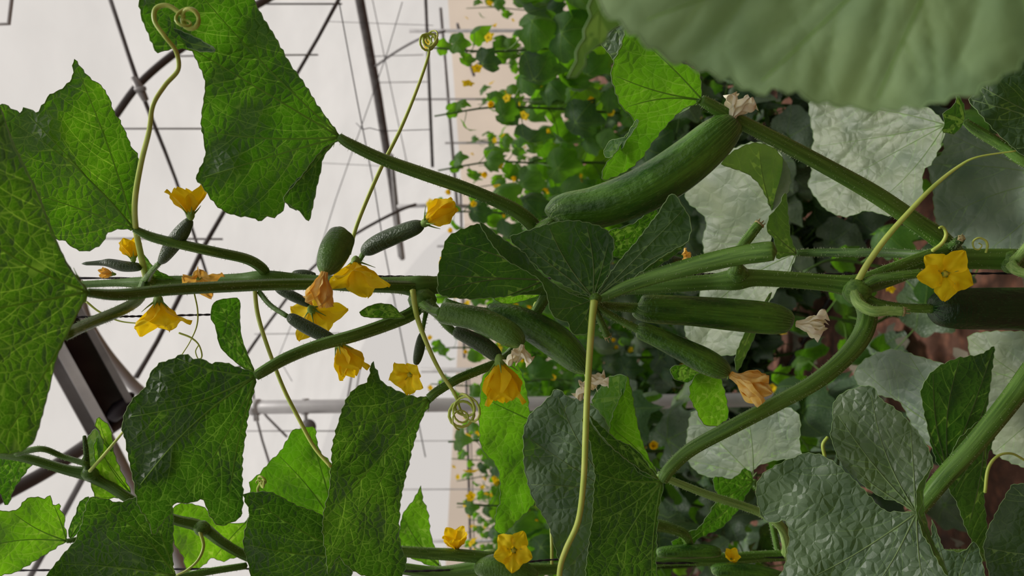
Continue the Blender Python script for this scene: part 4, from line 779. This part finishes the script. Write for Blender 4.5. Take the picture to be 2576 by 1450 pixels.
# red soil
mt, nt = new_mat('red_soil'); L = nt.links.new
out = N(nt, 'ShaderNodeOutputMaterial'); tc = N(nt, 'ShaderNodeTexCoord')
n1 = N(nt, 'ShaderNodeTexNoise'); n1.inputs['Scale'].default_value = 7; n1.inputs['Detail'].default_value = 10; L(tc.outputs['Object'], n1.inputs['Vector'])
n2 = N(nt, 'ShaderNodeTexVoronoi'); n2.inputs['Scale'].default_value = 26; L(tc.outputs['Object'], n2.inputs['Vector'])
c = ramp(nt, n1.outputs[0], [(.3, (.06, .024, .013)), (.5, (.15, .060, .036)), (.7, (.27, .13, .085))])
c = mixc(nt, 1.0, c, ramp(nt, n2.outputs[0], [(0, (1.15, 1.1, 1.05)), (.6, (.6, .6, .6))]), 'MULTIPLY')
pr = N(nt, 'ShaderNodeBsdfPrincipled'); pr.inputs['Roughness'].default_value = .95; L(c, pr.inputs['Base Color'])
bp = N(nt, 'ShaderNodeBump'); bp.inputs['Distance'].default_value = .04; L(n1.outputs[0], bp.inputs['Height']); L(bp.outputs[0], pr.inputs['Normal']); L(pr.outputs[0], out.inputs[0])
M['soil'] = mt
mb = MB(); nx, ny = 150, 150
g = [(t, q) for t in np.linspace(T0 - 1, T1 + 1, nx) for q in np.linspace(Q0 - 1, Q1 + 1, ny)]
V = [W(t, q, .035 * math.sin(q * 4.2 + .6) + .02 * math.sin(t * 3.1 + q * 7) + .015 * math.sin(t * 11.3 - q * 5) - .05) for t, q in g]
mb.add(V, [(i * ny + j, i * ny + j + 1, (i + 1) * ny + j + 1, (i + 1) * ny + j) for i in range(nx - 1) for j in range(ny - 1)])
mb.build('floor', [M['soil']], None, kind='structure')

# ------------------------------------------------------------------ steel frame, gutters, wires
def pipe(name, pts, wpx, mat, label, cat, group=None, sm=1, seg=10):
    p = px(*pts); r = [w_ / 2 / F * a[2] for w_, a in zip(wpx if isinstance(wpx, (list, tuple)) else [wpx] * len(pts), pts)]
    if sm > 1: p2 = cr(np.array(p), sm); r = np.interp(np.linspace(0, 1, len(p2)), np.linspace(0, 1, len(r)), r); p = p2
    else: p = np.array(p)
    mb = MB(); tube_raw(mb, p, np.array(r), seg, 0); return mb.build(name, [M[mat]], None, label=label, cat=cat, group=group)
pipe('roof_arch', [(150, 480, 3.0), (235, 370, 3.05), (290, 292, 3.1), (350, 212, 3.2), (432, 140, 3.35), (530, 75, 3.5), (640, 16, 3.7), (740, -40, 3.9), (900, -120, 4.2)], 19, 'steel_dark', 'curved grey roof tube crossing behind the tall tendril at the upper left', 'pipe', sm=5)
pipe('purlin', [(-60, 62, 2.6), (22, 60, 2.6), (36, -60, 2.6)], 10, 'steel_light', 'pale bent rod at the top left corner', 'rod')
pipe('roof_strut', [(268, -30, 3.3), (352, 222, 3.15), (442, 452, 3.6), (520, 690, 4.0)], [11, 11, 8, 7], 'steel_dark', 'straight strut bolted across the curved roof tube, upper left', 'pipe', sm=3)
mb = MB(); tube_raw(mb, np.array(px((335, 196, 3.12), (352, 224, 3.12), (366, 252, 3.12))), np.array([.013, .019, .014]), 10, 0); tube_raw(mb, np.array(px((340, 226, 3.10), (366, 222, 3.10))), np.array([.010, .010]), 8, 0)
mb.build('pipe_clamp', [M['steel']], None, label='bolted clamp where strut and curved roof tube meet', cat='clamp')
pipe('roof_strut', [(862, -20, 4.0), (800, 95, 3.9), (755, 172, 3.9), (680, 300, 3.8), (565, 530, 3.7), (510, 625, 3.6), (450, 750, 3.5), (395, 860, 3.4), (342, 950, 3.3)], [10, 9, 9, 9, 11, 12, 12, 12, 14], 'steel_dark', 'long straight strut running diagonally behind the stem down to the gutter', 'pipe')
for i, (pts, w_, lb) in enumerate([
    ([(280, 324, 3.7), (520, 324, 3.9)], 4.5, 'thin rod crossing the strut beside the tall tendril'),
    ([(428, 142, 3.7), (520, 140, 3.8), (800, 138, 3.9)], 4, 'thin rod behind the top of the upper-left leaf'),
    ([(640, 10, 3.8), (860, 10, 4.0)], 4.5, 'thin rod along the top edge left of the gutter'),
    ([(240, 600, 3.8), (560, 602, 3.8)], 5.5, 'thin rod above the tiny dark cucumber on the left'),
    ([(620, 1085, 5.5), (860, 1085, 5.6)], 3.0, 'thin rod below the grey post'),
    ([(640, 841, 5.0), (950, 838, 5.2)], 2.5, 'thin rod above the petiole of the lower-left leaf'),
    ([(940, 208, 10.85), (1080, 206, 11.0)], 2.2, 'fine rod just right of the gutter near the top'),
    ([(930, 142, 10.5), (1065, 138, 10.6)], 2.2, 'second fine rod from the top, right of the gutter')]):
    pipe('cross_rod', pts, w_, 'steel', lb, 'rod', seg=6)
pipe('gutter', [(890, -80, 9.3), (905, 0, 9.7), (950, 240, 11.0), (985, 455, 12.2), (1010, 645, 13.3)], [25, 24, 22, 19, 17], 'steel_dark', 'far dark gutter running down from the top edge', 'gutter')
pipe('purlin', [(985, 390, 9.5), (1000, 560, 10.3), (1012, 650, 11)], [9, 14, 14], 'steel', 'brownish beam just right of the far gutter', 'beam')
pipe('support_wire', [(840, -60, 2.34), (852, 0, 2.4), (900, 260, 2.68), (945, 490, 3.05), (962, 600, 3.25), (1010, 850, 3.8), (1070, 1150, 4.9)], 3.0, 'wire', 'dark horizontal wire the middle row is tied to', 'wire', seg=6)
for pts, w_, lb in [
    ([(935, -10, 6), (1000, 300, 7), (1030, 440, 7.5)], 2.2, 'thin wire slanting right of the far gutter'),
    ([(1012, 5, 5), (975, 130, 5), (880, 400, 5), (845, 500, 5), (795, 660, 5)], 2.2, 'thin wire crossing behind the tall straight tendril'),
    ([(735, 960, 5), (700, 900, 5), (740, 800, 5)], 1.8, 'short wire between two tendrils'),
    ([(800, 410, 5), (1000, 420, 5.2)], 1.4, 'hair-thin wire crossing behind the upper petiole'),
    ([(820, 54, 5), (1090, 64, 5.4)], 1.4, 'hair-thin wire just below the top edge'),
    ([(896, 310, 3.0), (912, 326, 2.72), (930, 322, 2.74), (960, 330, 2.8), (1080, 326, 2.9)], 2.2, 'knotted tie on the dark wire')]:
    pipe('thin_wire', pts, w_, 'wire', lb, 'wire', seg=5)
pipe('roof_arch', [(945, 166, 7.5), (1000, 128, 7.3), (1060, 96, 7.1), (1120, 78, 7.0)], 6, 'steel_dark', 'short length of arch right of the far gutter at the top', 'pipe', sm=4)
pipe('roof_arch', [(600, 930, 5.2), (625, 885, 5.2), (700, 780, 5.4), (780, 680, 5.7), (890, 592, 6.2), (1000, 532, 6.8), (1045, 515, 7.1)], [9, 8, 7, 7, 7, 8, 8], 'steel_dark', 'slender arch curving behind the baby cucumbers', 'pipe', sm=4)
pipe('roof_arch', [(1000, 520, 9), (1100, 516, 9), (1180, 520, 9)], 10, 'steel_light', 'pale bar by the foot of the far gutter', 'bar')
pipe('roof_strut', [(632, 940, 5.0), (642, 1040, 5.0), (660, 1110, 5.0), (682, 1180, 5.0)], 6, 'steel', 'thin strut dropping left of the grey post', 'pipe')
pipe('roof_strut', [(640, 1010, 5.2), (672, 1050, 5.2), (722, 1100, 5.2)], 6, 'steel', 'thin strut slanting under the grey post', 'pipe')
pipe('roof_strut', [(892, 900, 6.0), (875, 1000, 6.0)], 5, 'steel', 'short strut above the grey post, the left one of two', 'pipe')
pipe('roof_strut', [(910, 900, 6.2), (896, 985, 6.2)], 4, 'steel', 'short strut above the grey post, the right one of two', 'pipe')
# grey post with clamps
post = thing('post', P(2300, 1000, 3.35), 'round pale grey post with clamps, behind the narrow hanging leaf', 'post')
mb = MB(); pp = np.array(px((560, 1026, 3.4), (1000, 1021, 3.38), (1500, 1014, 3.36), (2000, 1004, 3.35), (2310, 1000, 3.35))); tube_raw(mb, pp, np.full(len(pp), .032), 20, 0); mb.build('tube', [M['steel_light']], post)
for u in (646, 768, 640):
    mb = MB(); v = 1026 - (u - 560) * .011; c0 = np.array(px((u - 7, v, 3.4), (u + 7, v, 3.4))); tube_raw(mb, c0, np.array([.038, .038]), 20, 0)
    tube_raw(mb, np.array(px((u, v + 18, 3.38), (u + 2, v + 34, 3.37))), np.array([.008, .008]), 8, 0); mb.build('clamp', [M['steel_light']], post)
mb = MB(); tube_raw(mb, np.array([P(775, 1075, 3.34), P(775, 1075, 3.37)]), np.array([.036, .036]), 20, 0); mb.build('end_cap', [M['steel']], post)
# big gutter at the lower left: folded channel
gt = thing('gutter', P(240, 980, 2.4), 'large folded metal gutter at the left edge behind the huge leaf', 'gutter')
def prism(pa, pb, prof, d0, d1, ux, mat, name, parent):
    """folded sheet between two picture points, profile as (across px, depth m)"""
    a2 = np.array(pb) - np.array(pa); a2 = a2 / np.linalg.norm(a2); n2 = np.array([a2[1], -a2[0]])
    V = []; 
    for (pt, d) in ((pa, d0), (pb, d1)):
        for off, dz in prof: V.append(P(pt[0] + n2[0] * off * ux, pt[1] + n2[1] * off * ux, d + dz))
    k = len(prof); mb = MB(); mb.add(V, [(i, i + 1, k + i + 1, k + i) for i in range(k - 1)]); return mb.build(name, [M[mat]], parent, smooth=False)
A, B = (60, 700), (276, 1092)
prism(A, B, [(-52, .0), (-50, -.03), (-20, -.035)], 2.0, 2.6, 1, 'steel_dark', 'lower_lip', gt)
prism(A, B, [(-20, -.035), (-18, -.05), (10, -.055)], 2.0, 2.6, 1, 'steel_light', 'flange', gt)
prism(A, B, [(10, -.055), (12, .10), (72, .10)], 2.0, 2.6, 1, 'steel_dark', 'channel', gt)
prism(A, B, [(72, .10), (74, -.04), (92, -.04), (93, .0)], 2.0, 2.6, 1, 'steel', 'upper_lip', gt)
pipe('roof_arch', [(190, 700, 2.6), (215, 800, 2.65), (255, 872, 2.7), (300, 930, 2.75), (352, 985, 2.8), (420, 1030, 2.85)], [26, 27, 28, 28, 28, 28], 'steel_light', 'light grey bent tube beside the large gutter', 'pipe', sm=5, seg=14)
pipe('roof_arch', [(-60, 1285, 2.3), (20, 1240, 2.35), (120, 1185, 2.45), (215, 1122, 2.55), (300, 1062, 2.6), (350, 1030, 2.65)], [36, 35, 34, 33, 32, 30], 'steel_dark', 'thick brownish-grey tube rising from the bottom left to the gutter end', 'pipe', sm=5, seg=14)
pipe('roof_strut', [(140, 1330, 3.2), (210, 1200, 3.1), (240, 1130, 3.0)], 15, 'steel_dark', 'thin dark strut beneath the thick brownish-grey tube', 'pipe')
pipe('roof_strut', [(60, 1480, 3.4), (105, 1400, 3.35), (150, 1330, 3.3)], 15, 'steel_dark', 'dark strut behind the yellow-green leaf in the corner', 'pipe')
pipe('purlin', [(262, 1090, 2.7), (300, 1160, 2.75), (345, 1250, 2.9), (435, 1370, 3.1), (480, 1500, 3.3)], [34, 32, 32, 32, 32], 'steel_light', 'pale beam seen between the lower-left leaves', 'beam')
pipe('gutter_bracket', [(280, 1050, 2.5), (300, 1030, 2.5), (322, 1012, 2.5), (330, 990, 2.5)], [34, 44, 34, 18], 'twine', 'black bracket closing the end of the large gutter', 'bracket')
# distant uprights and rails before the dusty wall
for i, (u0, v0, u1, v1, d, w_, mt_) in enumerate([(1070, -20, 1088, 420, 8, 9, 'steel_dark'), (1108, 20, 1150, 520, 9, 9, 'steel'), (1150, 60, 1192, 190, 9, 8, 'steel'), (1158, 480, 1168, 900, 10, 8, 'steel'),
        (1172, 930, 1186, 1480, 8, 7, 'steel_dark'), (1180, 930, 1196, 1480, 8.2, 3, 'steel_dark')]):
    pipe('far_rail', [(u0, v0, d), (u1, v1, d * 1.1)], w_, mt_, ['brown rail along the far side at the top', 'long grey rail right of the brown one', 'short grey rail before the beige wall at the top', 'grey rail before the beige wall in the middle', 'dark rail before the beige wall at the bottom', 'thin dark rail beside the thicker one at the bottom'][i], 'rail', seg=6)
for i, (u0, u1, v, d, w_) in enumerate([(1030, 1260, 78, 9, 9), (1040, 1250, 250, 9, 5), (1060, 1290, 932, 8, 14), (1010, 1250, 1362, 8, 8), (1010, 1250, 1232, 8, 3), (1020, 1260, 1110, 8, 2.5), (1120, 1280, 360, 10, 6), (1100, 1290, 620, 10, 6)]):
    pipe('far_upright', [(u0, v, d), (u1 + 500, v - 2, d)], w_, 'steel_light' if w_ > 7 else 'steel', ['pale upright in the distance near the top edge', 'thin upright in the distance behind the coiled tendril', 'pale upright before the beige wall, right of the open flower', 'pale upright before the beige wall near the bottom', 'very thin upright between the two lowest leaves', 'very thin upright just below the tangled tendril', 'thin far upright behind the middle row, upper part', 'thin far upright behind the middle row, centre'][i], 'upright', seg=6)

# ------------------------------------------------------------------ rows of vines behind
def leafshape(rg):
    half = [(0, 1.0), (14, .84), (26, .74), (40, .80), (54, .86), (66, .76), (82, .66), (98, .70), (114, .68), (132, .60), (150, .54), (164, .42), (174, .20)]
    pts = [(a, r * rg.uniform(.92, 1.08)) for a, r in half] + [(360 - a, r * rg.uniform(.92, 1.08)) for a, r in half[:0:-1]]
    return [(r * math.cos(math.radians(a)), r * math.sin(math.radians(a))) for a, r in pts]
PET = [np.array([-.055, 0, -.085]), np.array([-.075, 0, -.06]), np.array([-.04, .01, -.10])]
LV = []
def far_leaf_mesh(i, R, mats, droop, fold):
    rg = random.Random(500 + i); shp = [(x * R, y * R) for x, y in leafshape(rg)]; ph = [rg.uniform(0, 6.28) for _ in range(4)]
    def dep(x, y): return -droop * np.clip(x, 0, 9) ** 2 * 4 - fold * np.sqrt(y * y + 1e-5) + .010 * np.sin(y * 60 + ph[0]) * np.clip(np.hypot(x, y) / .06, 0, 1.3) + .008 * np.sin(x * 50 + ph[1]) - droop * .9 * np.clip(np.abs(y) - .03, 0, 9) ** 2 * 12
    def to3(x, y, dd, off): return np.array([x, y, dd + off])
    mb = MB(); blade(mb, shp, (0, 0), dep, to3, rg, True, R * .085, R * .035, 1.0, .0012, 5, None, .0010, edge=False, rawtens=.35, second=False)
    return mb.mesh('leaf', mats)
def far_petiole(i, R):
    e = PET[i % 3] * R / .09 * [1.0, 1.35, 1.15][(i * 7) % 3]; p = cr([(0, 0, 0), e * .35 + np.array([-.0, 0, -.01]), e * .75 + np.array([0.0, 0, -.012]) , e], 4)
    mb = MB(); tube_raw(mb, p, np.linspace(.0018, .0026, len(p)), 6, 0, 0); return mb.mesh('petiole', [M['stem']]), e
for i in range(10):
    R = [.112, .10, .12, .115, .095, .12, .10, .125, .11, .07][i]
    mt_ = M[['leaf', 'leaf_bright', 'leaf', 'leaf_grey', 'leaf_bright', 'leaf_grey', 'leaf', 'leaf_grey', 'leaf_dark', 'leaf_bright'][i]]
    me = far_leaf_mesh(i, R, [mt_, M['vein'], M['rim']], [.9, 1.3, .7, .8, 1.5, .6, 1.8, .7, 1.0, .8][i], [.25, .4, .15, .1, .5, .2, .3, .1, .35, .3][i])
    pm, e = far_petiole(i, R); LV.append((me, pm, e))
FL = []
for i in range(4):
    mb = corolla(.020, [.85, .6, .45, .25][i], 300 + i, .05); FL.append((mb.mesh('flower', [M['yellow']]), calyx_mb(.020, i).mesh('calyx', [M['calyx']])))
def obj_at(name, me, parent, loc, R3):
    o = bpy.data.objects.new(name, me); C.objects.link(o); o.parent = parent
    o.matrix_basis = Matrix.Translation(Vector([float(x) for x in loc])) @ R3.to_4x4(); return o
STEMS = []
for i in range(4):
    rg = random.Random(900 + i); p = [(0, 0, 0)] + [(rg.uniform(-.03, .03), rg.uniform(-.03, .03), .15 + .2 * k) for k in range(9)]
    mb = MB(); q = cr(p, 4); tube_raw(mb, q, np.linspace(.008, .003, len(q)), 8, 0, 4, .1); STEMS.append((q, mb.mesh('stem', [M['stem_dark']])))
def far_vine(t, q, seed, label, group, top=1.80, low_=.25, nleaf=30, nfl=9, small=False):
    rg = random.Random(seed); o = W(t, q, -.04) + np.array([0, 0, 0]); root = bpy.data.objects.new('cucumber_vine', None); C.objects.link(root)
    root.location = [float(x) for x in o]; tag(root, label, 'vine', group)
    sq, sm = STEMS[seed % 4]; hs = top / 1.75
    st = bpy.data.objects.new('stem', sm); C.objects.link(st); st.parent = root; st.scale = (1, 1, hs)
    def sp(z): 
        zz = z / hs; return np.array([np.interp(zz, sq[:, 2], sq[:, 0]), np.interp(zz, sq[:, 2], sq[:, 1]), z])
    cam_az = math.atan2(-o[1], -o[0])
    for k in range(nleaf):
        f = k / nleaf; z = low_ + (top - low_) * f; az = k * 2.4 + rg.uniform(-.5, .5)
        li = rg.choice([0, 1, 4, 4, 9, 1, 4] if f > .55 else [0, 1, 2, 3, 4, 5, 6] if f > .35 else [2, 3, 5, 7, 8, 3, 5]); me, pm, e = LV[li if f < .93 else 9]  # upper leaves take the brightened material to stand for light from above
        pitch = rg.uniform(.75, 1.5) if f > .4 else rg.uniform(.25, .85); sc = rg.uniform(.8, 1.15) * (1 if f < .85 else .7) * (1.0 if f > .4 else 1.12)
        R3 = Matrix.Rotation(az, 3, 'Z') @ Matrix.Rotation(pitch, 3, 'Y') @ Matrix.Rotation(rg.uniform(-.35, .35), 3, 'X')
        off = R3 @ (Vector([float(x) for x in e]) * sc)
        lo = obj_at('leaf', me, root, sp(z) - np.array(off), R3 @ Matrix.Scale(sc, 3))
        if not small:
            p_ = bpy.data.objects.new('petiole', pm); C.objects.link(p_); p_.parent = lo
    for k in range(0 if top < 1 else 12 if not small else 8):
        z = rg.uniform(.04, .62); az = rg.uniform(0, 6.28); li = rg.choice([3, 5, 7, 2, 8]); me, pm, e = LV[li]; pitch = rg.uniform(.1, .8); sc = rg.uniform(.9, 1.25)
        R3 = Matrix.Rotation(az, 3, 'Z') @ Matrix.Rotation(pitch, 3, 'Y'); off = R3 @ (Vector([float(x) for x in e]) * sc)
        lo = obj_at('leaf', me, root, sp(z) - np.array(off), R3 @ Matrix.Scale(sc, 3))
        if not small:
            p_ = bpy.data.objects.new('petiole', pm); C.objects.link(p_); p_.parent = lo
    for k in range(nfl):
        z = low_ + .3 + (top - low_ - .35) * (k + rg.random()) / nfl; az = cam_az + rg.uniform(-1.6, 1.6); fi = rg.randrange(4)
        d = Vector((math.cos(az), math.sin(az), rg.uniform(-.2, .9))).normalized(); R3 = d.to_track_quat('Z', 'Y').to_matrix()
        fo = obj_at('flower', FL[fi][0], root, sp(z) + np.array(d) * rg.uniform(.05, .13), R3 @ Matrix.Scale(rg.uniform(1.1, 1.5), 3))
        if not small:
            c_ = bpy.data.objects.new('calyx', FL[fi][1]); C.objects.link(c_); c_.parent = fo
    return root, sp
def tq(p): return float(np.dot(p, RD)), float(np.dot(p, RQ))
ta, qa = tq(np.array([.94, 2.4, 0])); tb, qb = tq(np.array([2.25, 3.3, 0])); tc_, qc = tq(np.array([3.5, 4.2, 0]))
fruits = []
ORD = ['first', 'second', 'third', 'fourth', 'fifth', 'sixth', 'seventh', 'eighth', 'ninth', 'tenth', 'eleventh', 'twelfth', 'thirteenth', 'fourteenth', 'fifteenth', 'sixteenth', 'seventeenth', 'eighteenth', 'nineteenth', 'twentieth', 'twenty-first', 'twenty-second', 'twenty-third', 'twenty-fourth', 'twenty-fifth', 'twenty-sixth', 'twenty-seventh', 'twenty-eighth']
def row(t0, q0, step, cnt, seed, lab, group, **kw):
    res = []; tr = kw.pop('top')
    for i in range(cnt):
        t = t0 + i * step; q = q0 + rnd.uniform(-.05, .05); p_ = W(t, q, 0); v = 725 - F * p_[0] / p_[1]
        if -170 < v < 1560 and p_[1] > 1:
            n = len(res); res.append((*far_vine(t, q, seed + i, lab % ORD[n] if '%s' in lab else lab, group, top=rnd.uniform(*tr), **kw), n))
    return res
fruits = row(ta - .9, qa, .27, 26, 1000, 'flowering vine of the first row behind, %s from the top edge', 'vines of the first row behind', top=(1.82, 2.03), nleaf=46, nfl=16, low_=.08)
for v_, Y_, sd, lb in ((1125, 2.35, 51, 'vine with pale green leaves hanging below the tangled tendril, against the beige wall'), (1265, 2.7, 52, 'vine showing between the star-shaped flower and the beige wall'), (1420, 2.5, 53, 'vine at the bottom edge behind the half-open flower')):
    t_, q_ = tq(P(1288, v_, Y_)); far_vine(t_, q_, sd, lb, 'vines between the bottom vine and the first row', top=1.74, low_=.75, nleaf=24, nfl=8)
row(ta - 1.6, qa * .62 + .1, .40, 13, 4000, 'low leafy vine on the soil, %s from the top edge', 'low vines on the soil', top=(.5, .75), nleaf=7, nfl=1, low_=.05)
row(tb - .8, qb, .36, 30, 2000, 'vine of the second row back, %s from the top edge', 'vines of the second row back', top=(1.75, 2.0), nleaf=40, nfl=8, small=True, low_=.1)
row(tc_ - .8, qc, .42, 40, 3000, 'distant vine blurred into the farthest greenery', 'vines of the farthest row', top=(1.75, 2.0), nleaf=32, nfl=6, small=True, low_=.1)
# cucumbers in the first row behind
me = None
for i, (root, sp, k) in enumerate(fruits[0:11]):
    z = [1.45, 1.2, 1.5, 1.0, 1.3, .9, 1.35, 1.1, 1.4, .8, 1.25][i]; az = math.atan2(-root.location.y, -root.location.x) + rnd.uniform(-.8, .8)
    if me is None:
        mb = MB(); p = cr([(0, 0, .0), (.003, 0, -.02), (.008, 0, -.06), (.012, 0, -.10), (.010, 0, -.125), (.009, 0, -.13)], 6)
        tube_raw(mb, p, np.interp(np.linspace(0, 1, len(p)), [0, .2, .5, .8, 1], [.003, .013, .016, .014, .004]), 14, 0, 8, .02); me = mb.mesh('fruit', [M['cuke']])
        mb = MB(); tube_raw(mb, np.array([(0, 0, .002), (-.012, 0, .02), (-.04, 0, .03)]), np.array([.002, .002, .0025]), 6, 0); sme = mb.mesh('stalk', [M['stem']])
    t = bpy.data.objects.new('cucumber', None); C.objects.link(t)
    o = np.array(root.location) + sp(z); t.location = (o[0] + .042 * math.cos(az), o[1] + .042 * math.sin(az), o[2] - .02); t.rotation_euler = (0, 0, az)
    tag(t, 'small green cucumber on the %s vine from the top edge, first row behind' % ORD[k], 'cucumber', 'cucumbers on the first row behind')
    for nm, m_ in (('fruit', me), ('stalk', sme)):
        c_ = bpy.data.objects.new(nm, m_); C.objects.link(c_); c_.parent = t
# drip hoses along the rows
for q_, lb in ((qa - .12, 'black drip hose along the foot of the first row behind'), (qa + .1, 'second black drip hose just behind the first row'), (.25, 'black drip hose under the nearest vines'), (qb, 'black drip hose along the second row back')):
    line3('drip_hose', [W(t, q_ + .03 * math.sin(t * 2.3), .012) for t in np.linspace(-4, 12, 60)], .009, 'hose', lb, 'hose')

# dead leaves and clods strewn over the soil
mb = MB(); rg = random.Random(77)
for i in range(900):
    t = rg.uniform(-3, 8); q = rg.uniform(.3, 4.5); R = rg.uniform(.02, .06); a = rg.uniform(0, 6.28); z = rg.uniform(0, .03)
    n = 7; c0 = W(t, q, z); V = [c0 + np.array([0, 0, rg.uniform(0, .02)])]
    for k in range(n):
        b = a + k * 6.283 / n; V.append(c0 + np.array([math.cos(b) * R * rg.uniform(.5, 1.1), math.sin(b) * R * rg.uniform(.4, 1.0), rg.uniform(-.005, .03)]))
    mb.add(V, [(0, 1 + k, 1 + (k + 1) % n) for k in range(n)])
M['litter'] = simple_mat('dead_leaf', (.06, .06, .04), (.22, .19, .14), rough=.8, scale=3)
tag(mb.build('leaf_litter', [M['litter']], None), 'dry leaves and pale scraps strewn over the red soil', 'leaf litter', kind='stuff')
